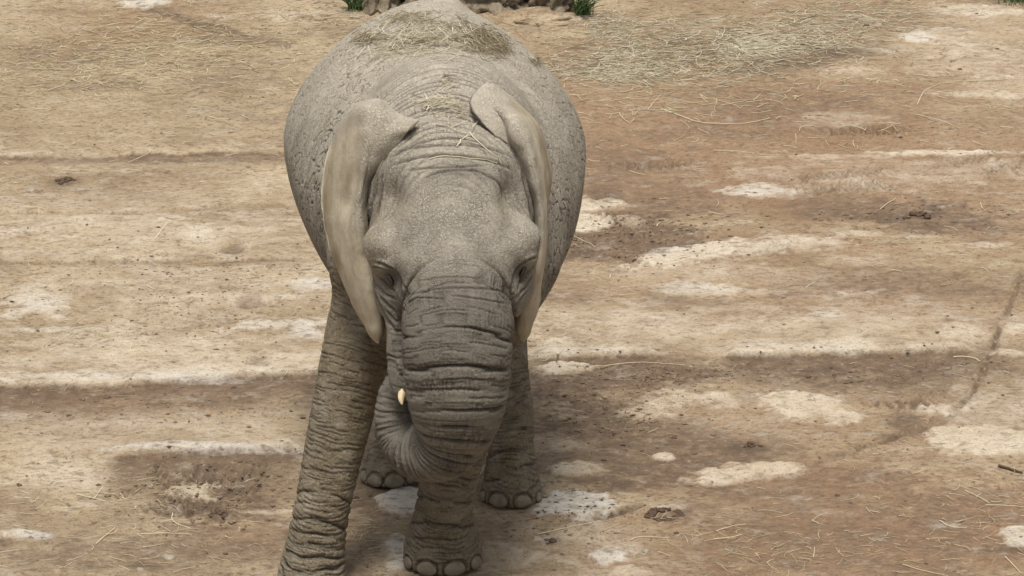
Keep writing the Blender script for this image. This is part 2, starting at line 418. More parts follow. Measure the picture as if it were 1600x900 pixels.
for a in [  # bleached dry patches and the like
    ('dry', 240, 430, 340, 150, .40, .9), ('dry', 250, 545, 320, 45, .68, .8), ('dry', 230, 480, 280, 40, .45, .8), ('dry', 240, 365, 280, 34, .55, .8), ('dry', 1000, 510, 200, 34, .55, .8), ('dry', 1330, 505, 200, 32, .6, .8), ('dry', 1120, 425, 170, 30, .4, .8), ('dry', 1540, 100, 110, 60, .5, .8), ('dry', 240, 660, 280, 26, .5, .8), ('dry', 90, 740, 110, 40, .5, .8), ('dry', 1560, 640, 90, 70, .5, .8), ('dry', 1180, 640, 120, 40, .35, .8), ('dry', 930, 850, 110, 45, .4, .8), ('dry', 1400, 270, 200, 26, .4, .8),
    ('dry', 60, 480, 75, 22, .75), ('dry', 150, 515, 130, 14, .7), ('dry', 330, 468, 85, 10, .7), ('dry', 420, 506, 130, 12, .85), ('dry', 490, 440, 30, 12, .6), ('dry', 450, 565, 110, 13, .8),
    ('dry', 200, 350, 260, 18, .45, .7), ('dry', 130, 336, 60, 8, .6), ('dry', 400, 345, 110, 18, .35), ('dry', 250, 470, 260, 40, .28, .8), ('dry', 430, 290, 110, 22, .3, .8),
    ('dry', 60, 650, 70, 14, .45), ('dry', 440, 646, 50, 7, .55), ('dry', 320, 668, 190, 12, .55), ('dry', 120, 690, 110, 16, .5), ('dry', 90, 745, 90, 22, .4), ('dry', 205, 785, 60, 10, .4), ('dry', 305, 765, 45, 14, .75, .4), ('dry', 440, 798, 70, 4, .55),
    ('dry', 225, 3, 32, 6, 1.0, .3), ('dry', 420, 20, 110, 10, .4),
    ('dry', 925, 320, 48, 8, .9, .35), ('dry', 905, 345, 46, 14, .95, .35), ('dry', 985, 345, 22, 10, .5),
    ('dry', 1180, 298, 48, 10, .75, .4), ('dry', 1090, 396, 95, 15, 1.1, .35, -9, .3), ('dry', 1200, 388, 120, 16, .75, .4), ('dry', 1330, 410, 90, 9, .5), ('dry', 1120, 453, 65, 11, .7), ('dry', 1150, 350, 40, 7, .6),
    ('dry', 1300, 244, 130, 4, .55), ('dry', 1470, 240, 140, 4, .95, .3), ('dry', 1560, 262, 60, 12, .5), ('dry', 1350, 290, 110, 10, .45), ('dry', 1340, 369, 42, 7, .75, .4), ('dry', 1450, 374, 70, 4, .55), ('dry', 1530, 385, 45, 4, .5),
    ('dry', 1510, 75, 120, 28, .62), ('dry', 1437, 62, 28, 7, .95, .4), ('dry', 1530, 17, 75, 9, .8), ('dry', 1340, 112, 70, 11, .6), ('dry', 1450, 112, 60, 12, .5), ('dry', 1550, 148, 75, 8, .65), ('dry', 1310, 185, 70, 12, .4), ('dry', 1200, 270, 60, 14, .4),
    ('dry', 880, 576, 42, 9, .95, .3), ('dry', 1050, 630, 75, 18, .75, .5, -12), ('dry', 1120, 622, 45, 16, .8), ('dry', 1010, 645, 32, 10, .7), ('dry', 940, 540, 110, 10, .4),
    ('dry', 1275, 640, 80, 24, 1.1, .3, 8, .25), ('dry', 1340, 585, 40, 6, .3), ('dry', 1545, 690, 80, 24, 1.0, .3, 0, .3), ('dry', 1480, 640, 55, 6, .7), ('dry', 1500, 605, 30, 10, .6), ('dry', 1500, 522, 45, 14, .8, .4), ('dry', 1585, 515, 30, 9, .85), ('dry', 1580, 550, 24, 6, .7),
    ('dry', 1165, 738, 78, 12, 1.1, .3, -5, .25), ('dry', 912, 788, 62, 22, 1.4, .18, 0, .22), ('dry', 900, 730, 36, 9, .85, .35), ('dry', 1035, 711, 15, 5, .9, .35), ('dry', 860, 690, 60, 12, .5), ('dry', 640, 785, 42, 22, 1.0, .25, 0, .22), ('dry', 622, 860, 24, 32, .8, .35, 0, .22), ('dry', 790, 870, 60, 22, .5),
    ('dry', 950, 868, 24, 11, .95, .3, 0, .22), ('dry', 985, 893, 30, 10, .8), ('dry', 860, 846, 34, 6, .7), ('dry', 1590, 836, 28, 14, 1.0, .25, 0, .22), ('dry', 1040, 792, 30, 5, .55), ('dry', 1300, 800, 60, 8, .3), ('dry', 1440, 730, 60, 8, .35), ('dry', 1400, 700, 60, 6, .35)]:
    blob(*a)
band([(-60, 606), (16, 605), (200, 600), (330, 592), (430, 588), (560, 588)], 34, 1.0, 0.022, 40, 1.0)
band([(820, 564), (1000, 562), (1060, 561)], 34, 0.95, 0.018, 45, 0.9)
band([(1110, 560), (1300, 552), (1430, 550), (1540, 548)], 30, 1.0, 0.022, 45, 1.0)
band([(-60, 242), (16, 243), (110, 242)], 8, 0.9, 0.014, 8)
band([(150, 242), (300, 240), (480, 237)], 7, 0.35, 0.014)
band([(150, 709), (330, 705), (420, 701), (490, 697)], 20, 1.0, 0.02, 60, 0.9)
band([(-60, 842), (30, 842), (64, 842)], 12, 1.0, 0.01, 40, .7)
band([(-60, 414), (200, 408), (500, 402)], 12, 0.4, 0.012, 6, .55)
band([(-60, 332), (16, 331), (300, 326), (480, 318)], 1, 0.1, 0.012, 3, .3)
for a in [('dry', 305, 765, 45, 14, .75, .4), ('dry', 880, 577, 44, 9, 1.0, .3, 0, .3), ('dry', 1050, 630, 75, 18, .7, .5, -12), ('dry', 1275, 640, 80, 24, 1.0, .3, 8, .25), ('dry', 1120, 622, 45, 16, .7)]:
    blob(*a)
for u, v, ru, rv in [(365, 390, 17, 9), (389, 472, 18, 10), (408, 566, 21, 9)]:
    blob('wet', u, v, ru, rv, 0.55, 0.55, 0, 0.35, -0.008)
track([(1600, 425), (1568, 500), (1545, 560), (1522, 612), (1480, 652), (1400, 687), (1300, 716), (1240, 733), (1160, 750)], 0.020, 0.75, 0.016)
track([(1440, 620), (1425, 640), (1455, 660), (1500, 668)], 0.02, 0.7, 0.01)
track([(845, 822), (900, 812), (960, 806), (1000, 792)], 0.03, 0.8, 0.02)
track([(925, 300), (960, 330), (1010, 370), (930, 385), (1000, 410)], 0.035, 0.7, 0.012)
for a in [('ash', 905, 786, 66, 22, 1.2, .25, 0, .22), ('ash', 640, 783, 40, 22, 1.0, .3, 0, .25), ('ash', 624, 862, 26, 32, .9, .3, 0, .3), ('ash', 55, 478, 60, 18, .7), ('ash', 430, 508, 110, 9, .75), ('ash', 250, 592, 220, 5, .6), ('ash', 480, 520, 40, 14, .8), ('ash', 100, 512, 90, 8, .5), ('ash', 320, 700, 120, 6, .9), ('ash', 1180, 298, 45, 8, .7), ('ash', 1080, 450, 50, 9, .6), ('ash', 225, 3, 30, 6, .9), ('ash', 900, 556, 120, 5, .5), ('ash', 950, 868, 26, 11, .9, .3, 0, .3), ('ash', 1290, 494, 26, 7, .7), ('ash', 1590, 836, 26, 13, .8), ('ash', 40, 838, 34, 5, .9), ('ash', 500, 445, 30, 10, .7), ('ash', 1440, 62, 26, 6, .8), ('ash', 1050, 392, 40, 9, .6), ('ash', 1250, 548, 120, 4, .6), ('ash', 700, 530, 10, 3, .1), ('ash', 860, 846, 30, 5, .8), ('ash', 340, 500, 60, 6, .5)]:
    blob(*a)
for a in [('dark', 105, 280, 26, 6, .8), ('dark', 1440, 343, 30, 7, .7), ('dark', 1170, 700, 26, 7, .7), ('dark', 345, 808, 24, 9, .7), ('dark', 1400, 345, 50, 7, .4), ('dark', 380, 765, 40, 6, .5), ('dark', 200, 768, 14, 8, .6), ('dark', 1050, 806, 26, 12, .5), ('dark', 960, 765, 40, 4, .7), ('dark', 866, 848, 16, 7, .7),
          ('dark', 90, 15, 50, 4, .3), ('dark', 940, 300, 26, 12, .5), ('dark', 900, 395, 40, 5, .5), ('dark', 1565, 860, 40, 5, .6), ('dark', 1390, 685, 18, 6, .7), ('dark', 1290, 575, 26, 6, .45), ('dark', 840, 766, 12, 12, .4), ('dark', 940, 750, 40, 5, .4), ('dark', 1310, 82, 40, 3, .6), ('dark', 225, 888, 28, 7, .6)]:
    blob(*a)
# tyre tread pressed in the mud by the left front foot, and fainter ones on the right
for (u0, v0, ru, rv, amp_, fr) in [(330, 738, 110, 30, 0.020, 62), (290, 790, 90, 22, 0.020, 66), (1310, 280, 110, 28, 0.014, 58), (1570, 262, 50, 14, 0.014, 58), (1000, 255, 80, 10, 0.010, 58), (1400, 625, 90, 22, 0.012, 58), (1350, 205, 100, 10, 0.010, 50)]:
    p = G(u0, v0); rx = abs(G(u0 + ru, v0)[0] - p[0]); ry = abs(G(u0, v0 - rv)[1] - G(u0, v0 + rv)[1]) / 2
    w = 1 - sstep(0.4, 1.1, np.sqrt(((gx - p[0]) / rx) ** 2 + ((gy - p[1]) / ry) ** 2) + 0.5 * warp)
    tread = sstep(0.0, 0.6, np.sin((gx + 0.35 * gy + 0.03 * warp) * fr * 2)) * sstep(-0.5, 0.3, np.sin((gy - 0.1 * gx) * 26))
    gz -= w * amp_ * tread
    ch['wet'] = np.maximum(ch['wet'], 38 * amp_ * w * tread); ch['dark'] = np.maximum(ch['dark'], 30 * amp_ * w * tread * np.clip(0.8 + 1.0 * warp2 + 0.8 * along, 0, 1))
gz += near * 0.009 * sstep(0.25, 0.75, np.clip(np.maximum(ch['dry'], ch['ash']), 0, 1) + 0.25 * warp2)
gz2 = gz.reshape(ny, nx); dk2 = ch['dark'].reshape(ny, nx); wp2 = warp2.reshape(ny, nx)
def cleat(a, b, half, depth, dk):      # one bar of a tyre's tread pressed in the mud
    a, b = G(*a)[:2], G(*b)[:2]
    i0, i1 = np.searchsorted(GX, [min(a[0], b[0]) - .05, max(a[0], b[0]) + .05]); j0, j1 = np.searchsorted(GY, [min(a[1], b[1]) - .05, max(a[1], b[1]) + .05])
    X, Y = GX[None, i0:i1], GY[j0:j1, None]
    ab = b - a; t = np.clip(((X - a[0]) * ab[0] + (Y - a[1]) * ab[1]) / (ab @ ab), 0, 1)
    d = np.hypot(X - a[0] - t * ab[0], Y - a[1] - t * ab[1]) + 0.006 * wp2[j0:j1, i0:i1]
    w = np.exp(-(d / half) ** 2)
    gz2[j0:j1, i0:i1] += -depth * w + 0.5 * depth * np.exp(-((d - 2 * half) / half) ** 2)
    dk2[j0:j1, i0:i1] = np.maximum(dk2[j0:j1, i0:i1], dk * w)
gt = np.random.default_rng(12)
for u0, v0, u1, v1, n_, du, dv_, dk in [(285, 738, 412, 735, 14, 5, 11, .6), (238, 730, 300, 795, 9, 6, 8, .55), (300, 800, 400, 778, 11, 6, 9, .6), (330, 812, 365, 808, 4, 6, 9, .8), (360, 765, 405, 762, 5, 5, 7, .8), (190, 772, 212, 766, 3, 6, 7, .7), (228, 738, 245, 730, 3, 5, 8, .8),
                                       (1255, 284, 1375, 268, 15, 4, 6, .35), (1265, 298, 1370, 290, 12, 4, 6, .35), (1300, 207, 1420, 205, 14, 3, 5, .3), (1460, 256, 1560, 250, 12, 4, 5, .3), (955, 258, 1080, 252, 15, 3, 5, .3), (1390, 640, 1480, 612, 12, 6, 7, .4), (1545, 270, 1600, 252, 8, 5, 6, .35), (1180, 400, 1260, 380, 10, 4, 5, .3), (940, 330, 1010, 372, 10, 7, 7, .4)]:
    for q_ in range(n_):
        if gt.uniform() < 0.12: continue
        f_ = q_ / (n_ - 1); u_ = u0 + (u1 - u0) * f_ + gt.normal(0, 1); v_ = v0 + (v1 - v0) * f_ + gt.normal(0, 1)
        cleat((u_ - du, v_ + dv_), (u_ + du, v_ - dv_), 0.009, 0.014, dk * gt.uniform(.5, 1.1))
gz += near * (0.004 * np.clip(ch['wet'], 0, 1) * fbm(gp * 18 + 9, 4, 41, 0.65) * 2.2 - 0.006 * np.clip(ch['wet'], 0, 1))
gz += near * 0.012 * np.clip(ch['dark'], 0, 1) * np.abs(fbm(gp * 22, 3, 47, 0.6)) * 2
gz *= np.exp(-np.clip(np.hypot(gx, gy - 4) - 9, 0, 99) / 12)
gp[:, 2] = gz
ii = np.arange(nx * ny).reshape(ny, nx)
gq4 = np.stack([ii[:-1, :-1].ravel(), ii[:-1, 1:].ravel(), ii[1:, 1:].ravel(), ii[1:, :-1].ravel()], 1)
gm = mesh_np('ground', gp, gq4)
for k, v in ch.items():
    attr(gm, k, np.clip(v, 0, 1))
ground = link('ground', gm, M_GROUND)
tag(ground, 'bare tan clay ground with dark wet mud and bleached dry patches', kind='structure')
def ground_z(x, y):
    i = min(max(int(np.searchsorted(GX, x)), 1), nx - 1); j = min(max(int(np.searchsorted(GY, y)), 1), ny - 1)
    return float(gz.reshape(ny, nx)[j, i])

# ------------------------------------------------------------------ the elephant
H = 0.0094
B0 = np.array([-1.10, -1.02, -0.02]); B1 = np.array([0.52, 1.98, 2.20])
NG = np.ceil((B1 - B0) / H).astype(int) + 1
AX = [B0[a] + H * np.arange(NG[a]) for a in range(3)]
FV = np.full(NG, 1.0, np.float32)
def smin(a, b, k):
    h = np.clip(0.5 + 0.5 * (b - a) / k, 0, 1)
    return b + (a - b) * h - k * h * (1 - h)
def sub(lo, hi):
    return tuple(slice(max(0, int((lo[a] - B0[a]) / H)), min(NG[a], int((hi[a] - B0[a]) / H) + 2)) for a in range(3))
def carve(fn, lo, hi, k):              # blend one form into the volume
    sl = sub(lo, hi)
    X = AX[0][sl[0]][:, None, None].astype(np.float32); Y = AX[1][sl[1]][None, :, None].astype(np.float32); Z = AX[2][sl[2]][None, None, :].astype(np.float32)
    FV[sl] = smin(FV[sl], fn(X, Y, Z).astype(np.float32), k)

def catmull(pts, n):                   # pts (m,d) -> smooth polyline
    pts = np.asarray(pts, float); m = len(pts)
    t = np.linspace(0, m - 1, n); i = np.minimum(t.astype(int), m - 2); f = (t - i)[:, None]
    g = lambda j: pts[np.clip(j, 0, m - 1)]
    p0 = np.where((i == 0)[:, None], 2 * g(i) - g(i + 1), g(i - 1)); p3 = np.where((i == m - 2)[:, None], 2 * g(i + 1) - g(i), g(i + 2))
    p1, p2 = g(i), g(i + 1)
    return 0.5 * (2 * p1 + (p2 - p0) * f + (2 * p0 - 5 * p1 + 4 * p2 - p3) * f ** 2 + (3 * p1 - p0 - 3 * p2 + p3) * f ** 3)
def chain_fn(C):                       # C (n,4): tapered tube along a polyline
    def fn(X, Y, Z):
        d = None
        for a, b in zip(C[:-1], C[1:]):
            ab = b[:3] - a[:3]; L = max(ab @ ab, 1e-9)
            t = np.clip(((X - a[0]) * ab[0] + (Y - a[1]) * ab[1] + (Z - a[2]) * ab[2]) / L, 0, 1)
            e = np.sqrt((X - a[0] - t * ab[0]) ** 2 + (Y - a[1] - t * ab[1]) ** 2 + (Z - a[2] - t * ab[2]) ** 2) - (a[3] + t * (b[3] - a[3]))
            d = e if d is None else smin(d, e, 0.012)
        return d
    return fn
def chain(C, k):
    r = C[:, 3].max() + k + 0.04
    lo, hi = C[:, :3].min(0) - r, C[:, :3].max(0) + r
    f = chain_fn(C); carve(f, lo, hi, k); return f
def ellip_fn(c, r, pitch=0.0, yaw=0.0):
    c = np.array(c); ca, sa = math.cos(R(pitch)), math.sin(R(pitch)); cb, sb = math.cos(R(yaw)), math.sin(R(yaw))
    def fn(X, Y, Z):
        x, y, z = X - c[0], Y - c[1], Z - c[2]
        x, y = x * cb + y * sb, -x * sb + y * cb
        y, z = y * ca + z * sa, -y * sa + z * ca
        q = np.sqrt((x / r[0]) ** 2 + (y / r[1]) ** 2 + (z / r[2]) ** 2)
        q2 = np.sqrt((x / r[0] ** 2) ** 2 + (y / r[1] ** 2) ** 2 + (z / r[2] ** 2) ** 2) + 1e-6
        return q * (q - 1) / q2
    return fn
def ellip(c, r, k, pitch=0.0, yaw=0.0):
    f = ellip_fn(c, r, pitch, yaw); m = max(r) + k + 0.03
    carve(f, np.array(c) - m, np.array(c) + m, k); return f
# barrel: y, x centre, z centre, half width, height above, depth below
SEC = np.array([[-0.22, -.255, 1.50, .05, .05, .05], [-0.12, -.255, 1.50, .26, .33, .36], [0.05, -.26, 1.50, .37, .48, .52], [0.25, -.27, 1.49, .47, .545, .60], [0.5, -.285, 1.48, .56, .565, .62], [0.9, -.315, 1.48, .625, .575, .65],
                [1.2, -.338, 1.49, .645, .575, .65], [1.45, -.362, 1.48, .59, .55, .58], [1.65, -.355, 1.45, .47, .47, .47], [1.82, -.34, 1.42, .26, .27, .28], [1.90, -.31, 1.42, .04, .05, .05]])
SECD = catmull(SEC, 120)
def barrel_fn(X, Y, Z):
    v = [np.interp(Y, SECD[:, 0], SECD[:, i]) for i in range(1, 6)]
    x = np.abs(X - v[0]) / v[2]; z = Z - v[1]
    up = z > 0
    zz = np.abs(z) / np.where(up, v[3], v[4])
    n = np.where(up, 1.72 - 0.10 * np.clip((Y - 0.5) / 0.5, 0, 1), 2.05)
    q = (x ** n + zz ** n) ** (1 / n)
    d = (q - 1) * np.minimum(v[2], v[3]) * 0.95
    return np.maximum(d, np.maximum(-0.2 - Y, Y - 1.88))
carve(barrel_fn, B0, B1, 0.05)
def PC(lst, n):
    return catmull([np.append(P(u, v, y), r) for u, v, y, r in lst], n)
NECK = PC([(700, 215, .35, .34), (698, 262, .05, .345), (703, 305, -.15, .33)], 8)
f_neck = chain(NECK, 0.08)
SK = P(706, 318, -.22)
f_sk = ellip(SK, (.315, .33, .30), 0.06, 55)
f_head = [f_sk]
f_head.append(ellip(P(708, 365, -.42), (.25, .20, .20), 0.08, 50))
f_head.append(ellip(P(711, 412, -.50), (.215, .17, .19), 0.12, 50))
for u, v in ((604, 388), (812, 384)):
    f_head.append(ellip(P(u, v, -.44), (.075, .10, .10), 0.07))
for u, v in ((622, 440), (797, 430)):
    f_head.append(ellip(P(u, v, -.36), (.100, .16, .16), 0.06))
f_head.append(ellip(P(708, 500, -.34), (.20, .20, .24), 0.07))
f_head.append(ellip(P(690, 585, -.36), (.13, .17, .12), 0.06))
TRUNK = PC([(711, 405, -.34, .18), (713, 448, -.49, .195), (715, 490, -.61, .200), (714, 545, -.66, .200), (714, 600, -.68, .185), (714, 645, -.67, .155), (707, 677, -.645, .132), (686, 701, -.60, .122), (654, 703, -.54, .112),
            (634, 684, -.48, .100), (623, 649, -.44, .090), (625, 614, -.42, .076), (640, 585, -.38, .058)], 48)
f_trunk = chain_fn(TRUNK)
SHEATH = PC([(640, 500, -.46, .085), (634, 560, -.52, .070), (632, 602, -.555, .055)], 8)
LEGS = {
    'fl': PC([(600, 430, .22, .17), (574, 490, .14, .150), (554, 560, .06, .135), (536, 640, .01, .127), (518, 720, -.04, .116), (505, 785, -.075, .108), (494, 845, -.10, .113), (488, 888, -.12, .128), (487, 915, -.125, .14)], 26),
    'fr': PC([(755, 450, .25, .17), (750, 520, .18, .150), (740, 620, .15, .135), (716, 695, .12, .12), (700, 752, .10, .113), (694, 796, .095, .112), (692, 830, .11, .134), (692, 857, .125, .156), (692, 874, .13, .161)], 26),
    'hr': PC([(745, 440, 1.30, .24), (768, 520, 1.12, .155), (786, 590, .95, .112), (796, 650, .85, .104), (798, 700, .80, .096), (799, 740, .755, .110), (799, 768, .735, .126), (799, 785, .735, .130)], 26),
    'hl': PC([(640, 440, 1.32, .24), (628, 520, 1.20, .16), (625, 590, 1.12, .115), (623, 650, 1.05, .1), (620, 695, 1.0, .094), (613, 725, .955, .108), (609, 742, .935, .122), (608, 755, .93, .126)], 26)}
f_leg = {k: chain(C, 0.07) for k, C in LEGS.items()}
chain(np.array([(-.290, .85, 1.985, .05), (-.288, 1.15, 2.000, .05), (-.288, 1.38, 1.998, .05), (-.30, 1.6, 1.86, .07)]), 0.10)   # ridge of the spine
chain(PC([(600, 400, .22, .22), (640, 470, .15, .2)], 6), .08)
chain(PC([(790, 400, .22, .22), (750, 470, .15, .2)], 6), .08)
chain(TRUNK[:20], 0.11); chain(TRUNK[16:], 0.03)
chain(SHEATH, 0.04)
chain(catmull([(-.31, 1.80, 1.72, .06), (-.31, 1.90, 1.45, .04), (-.29, 1.91, 1.1, .028), (-.28, 1.89, .75, .02)], 12), 0.04)   # tail
Zg = AX[2][None, None, :].astype(np.float32)
FV[:] = np.maximum(FV, 0.004 - Zg)     # soles flat on the ground

def surface_nets(Fv):
    nx_, ny_, nz_ = Fv.shape
    s = Fv < 0
    cnt = np.zeros((nx_ - 1, ny_ - 1, nz_ - 1), np.int8)
    for dx in (0, 1):
        for dy in (0, 1):
            for dz in (0, 1):
                cnt += s[dx:nx_ - 1 + dx, dy:ny_ - 1 + dy, dz:nz_ - 1 + dz]
    act = np.argwhere((cnt > 0) & (cnt < 8))
    idx = np.full(cnt.shape, -1, np.int32)
    idx[act[:, 0], act[:, 1], act[:, 2]] = np.arange(len(act))
    cor = {}
    for dx in (0, 1):
        for dy in (0, 1):
            for dz in (0, 1):
                cor[dx, dy, dz] = Fv[act[:, 0] + dx, act[:, 1] + dy, act[:, 2] + dz]
    acc = np.zeros((len(act), 3)); n = np.zeros(len(act))
    keys = list(cor)
    for a in keys:
        for ax in range(3):
            if a[ax] == 0:
                b = list(a); b[ax] = 1; b = tuple(b)
                va, vb = cor[a], cor[b]
                mk = (va < 0) != (vb < 0)
                t = np.where(mk, va / np.where(mk, va - vb, 1), 0)
                p = np.tile(np.array(a, float), (len(act), 1)); p[:, ax] += t
                acc[mk] += p[mk]; n[mk] += 1
    V = B0 + H * (act + acc / n[:, None])
    quads = []
    for ax in range(3):
        lo = [slice(1, -1)] * 3; hi = [slice(1, -1)] * 3
        lo[ax] = slice(0, -1); hi[ax] = slice(1, None)
        a_, b_ = s[tuple(lo)], s[tuple(hi)]
        for flip in (False, True):
            e = np.argwhere((a_ & ~b_) if not flip else (~a_ & b_))
            off = np.ones(3, int); off[ax] = 0
            e = e + off
            u, w = (ax + 1) % 3, (ax + 2) % 3
            q = []
            for du, dw in ((-1, -1), (0, -1), (0, 0), (-1, 0)):
                c = e.copy(); c[:, u] += du; c[:, w] += dw
                q.append(idx[c[:, 0], c[:, 1], c[:, 2]])
            q = np.stack(q, 1)
            quads.append(q[:, ::-1] if flip else q)
    return V, np.concatenate(quads)
V, Q = surface_nets(FV)
del FV
# one level of smooth subdivision
tmp = bpy.data.objects.new('tmp', mesh_np('tmp', V, Q)); COL.objects.link(tmp)
sm = tmp.modifiers.new('s', 'SMOOTH'); sm.factor = 0.5; sm.iterations = 4
ss = tmp.modifiers.new('d', 'SUBSURF'); ss.levels = ss.render_levels = 1
dg = bpy.context.evaluated_depsgraph_get(); ev = tmp.evaluated_get(dg); em = ev.to_mesh()
nv, nf = len(em.vertices), len(em.polygons)
V = np.empty(nv * 3, np.float32); em.vertices.foreach_get('co', V); V = V.reshape(-1, 3)
Nn = np.empty(nv * 3, np.float32); em.vertices.foreach_get('normal', Nn); Nn = Nn.reshape(-1, 3)
Q = np.empty(nf * 4, np.int32); em.loops.foreach_get('vertex_index', Q); Q = Q.reshape(-1, 4)
ev.to_mesh_clear(); tm = tmp.data; bpy.data.objects.remove(tmp); bpy.data.meshes.remove(tm)

# which form each point of the skin belongs to
X_, Y_, Z_ = V[:, 0], V[:, 1], V[:, 2]
D = {'barrel': barrel_fn(X_, Y_, Z_), 'neck': f_neck(X_, Y_, Z_), 'trunk': f_trunk(X_, Y_, Z_)}
h_ = None
for f in f_head:
    h_ = f(X_, Y_, Z_) if h_ is None else np.minimum(h_, f(X_, Y_, Z_))
D['head'] = h_
for k, f in f_leg.items(): D[k] = f(X_, Y_, Z_)
dmin = np.min(np.stack(list(D.values())), 0)
W = {k: np.exp(-(d - dmin) / 0.025) for k, d in D.items()}
tot = sum(W.values())
for k in W: W[k] /= tot
U_, V_ = pix(V)
disp = np.zeros(nv, np.float32); crease = np.zeros(nv, np.float32)
tan = np.zeros(nv, np.float32); mud = np.zeros(nv, np.float32); smooth = np.zeros(nv, np.float32); dark = np.zeros(nv, np.float32)
wn1 = fbm(V * 7, 3, 60); wn2 = fbm(V * 22, 3, 70)

def tube_coords(C, mk):                # nearest place along a tube: arc length, angle
    ix = np.where(mk)[0]; Vs = V[ix]; n_ = len(ix)
    best = np.full(n_, 9e9, np.float32); sv = np.zeros(n_, np.float32); th = np.zeros(n_, np.float32); L0 = 0.0
    for a, b in zip(C[:-1], C[1:]):
        ab = (b[:3] - a[:3]).astype(np.float32); L = math.sqrt(ab @ ab)
        t = np.clip(((Vs - a[:3].astype(np.float32)) @ ab) / (L * L), 0, 1)
        o = Vs - a[:3].astype(np.float32) - t[:, None] * ab
        d = (o ** 2).sum(1)
        m = d < best
        best[m] = d[m]; sv[m] = L0 + t[m] * L
        ex = np.cross(ab / L, (1, 0, 0)); ex /= np.linalg.norm(ex); ey = np.cross(ab / L, ex)
        th[m] = np.arctan2(o[m] @ ey, o[m] @ ex)
        L0 += L
    S_ = np.zeros(nv, np.float32); T_ = np.zeros(nv, np.float32); S_[ix] = sv; T_[ix] = th
    return S_, T_, L0
def rings(s, pos, width, wob):         # creases at the given places along a tube
    q = np.interp(s + wob, pos, np.arange(len(pos)))
    fr = np.abs(q - np.round(q))
    gap = np.interp(s, pos[:-1], np.diff(pos))
    near_ = np.round(q)
    dist = fr * gap
    bulge = np.sqrt(np.clip(1 - (1 - 2 * fr) ** 2, 0, 1))
    return np.exp(-(dist / width) ** 2), bulge, near_

mt = W['trunk'] > 0.002
s_t, th_t, L_t = tube_coords(TRUNK, mt)
tl = np.r_[0, np.cumsum(np.linalg.norm(np.diff(TRUNK[:, :3], axis=0), axis=1))]
tv_ = pix(TRUNK[:, :3])[1] + 31 * TRUNK[:, 3] / 0.2
im = int(np.argmax(tv_)) - 4
rr = np.random.default_rng(3)
pos = list(np.interp([452, 500, 541, 586, 612, 634, 655, 674, 692, 708], tv_[:im], tl[:im]))
dps = [.5, 1, 1, 1, .5, .9, .9, 1, .8, .9]
while pos[-1] < L_t:
    pos.append(pos[-1] + 0.024 * rr.uniform(0.7, 1.4)); dps.append(rr.uniform(.4, .9))
pos = np.array([-0.1] + pos); dps = np.array([0.2] + dps)
wob = 0.006 * wn1 + 0.0035 * wn2 - 0.045 * np.sin(th_t) ** 2 * sstep(L_t * 0.75, L_t * 0.5, s_t)
c1, bl, idn = rings(s_t, pos, 0.0048, wob)
dep = dps[np.clip(idn.astype(int), 0, len(dps) - 1)].astype(np.float32)
brk = sstep(-0.75, -0.1, vnoise(np.stack([th_t * 1.3, idn * 3.7, s_t * 0], 1), 9))
c1 = c1 * dep * brk
pos2 = np.cumsum(np.r_[0.01, rr.uniform(0.008, 0.017, 200)])
c2, _, id2 = rings(s_t, pos2, 0.0030, 0.0025 * wn2 + wob)
c2 = c2 * sstep(-0.25, 0.4, vnoise(np.stack([th_t * 2.2, id2 * 5.1, s_t * 0], 1), 12))
vert = sstep(0.12, 0.0, voro_m(np.stack([th_t * 13, s_t * 9, s_t * 0], 1) + wn2[:, None] * 0.3, mt, 14))
vert *= sstep(-0.5, 0.2, fbm(V * 9, 2, 15))
wt = np.clip(W['trunk'] * 1.3, 0, 1) * sstep(0.13, 0.26, s_t)
curl = 1 - 0.65 * sstep(L_t * 0.62, L_t * 0.78, s_t)
tq = (0.65 + 0.35 * sstep(0.30, 0.55, s_t)) * curl
disp += wt * ((0.008 * bl * dep - 0.015 * c1) * tq - 0.0045 * c2 - 0.0045 * vert * curl)
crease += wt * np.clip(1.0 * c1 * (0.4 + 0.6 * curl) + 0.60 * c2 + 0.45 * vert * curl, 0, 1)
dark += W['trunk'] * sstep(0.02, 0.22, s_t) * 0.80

for k in LEGS:
    mk = W[k] > 0.002
    s_, th_, L_ = tube_coords(LEGS[k], mk)
    rr = np.random.default_rng(len(k) + ord(k[1]) * 3 + ord(k[0]))
    low = sstep(0.50, 0.80, s_ / L_)
    ps = [0.0]
    while ps[-1] < L_ + 0.1: ps.append(ps[-1] + rr.uniform(0.025, 0.060))
    ps = np.array(ps)
    skew = 0.055 * np.sin(th_ + ord(k[0]) * 1.0) * np.sin(s_ * 7 + ord(k[1]))
    w1 = 0.018 * wn1 + 0.006 * wn2 + skew
    a1, b1, i1 = rings(s_, ps, 0.0062, w1)
    a1 = a1 * sstep(-0.25, 0.30, vnoise(np.stack([th_ * 1.2, i1 * 3.1, s_ * 0], 1), 19))
    ps2 = np.cumsum(np.r_[0.0, rr.uniform(0.010, 0.024, 150)])
    a2, _, i2 = rings(s_, ps2, 0.0036, 0.005 * wn2 + 0.016 * wn1 - 0.5 * skew)
    a2 = a2 * sstep(-0.30, 0.25, vnoise(np.stack([th_ * 2.0, i2 * 4.3, s_ * 0], 1), 23))
    vc = sstep(0.12, 0.0, voro_m(np.stack([X_ * 26, Y_ * 26, Z_ * 34], 1) + wn2[:, None] * 0.4, mk, 27))
    foot = sstep(0.10, 0.03, Z_)
    w = W[k] * (1 - 0.75 * foot)
    amp_ = 0.12 + 0.62 * low
    disp += w * (amp_ * (0.008 * b1 - 0.011 * a1) - 0.0048 * a2 - 0.0026 * vc)
    crease += w * np.clip((0.30 + 0.45 * low) * a1 + 0.68 * a2 + 0.26 * vc, 0, 1)
    mud += W[k] * (0.85 + 0.3 * wn1)

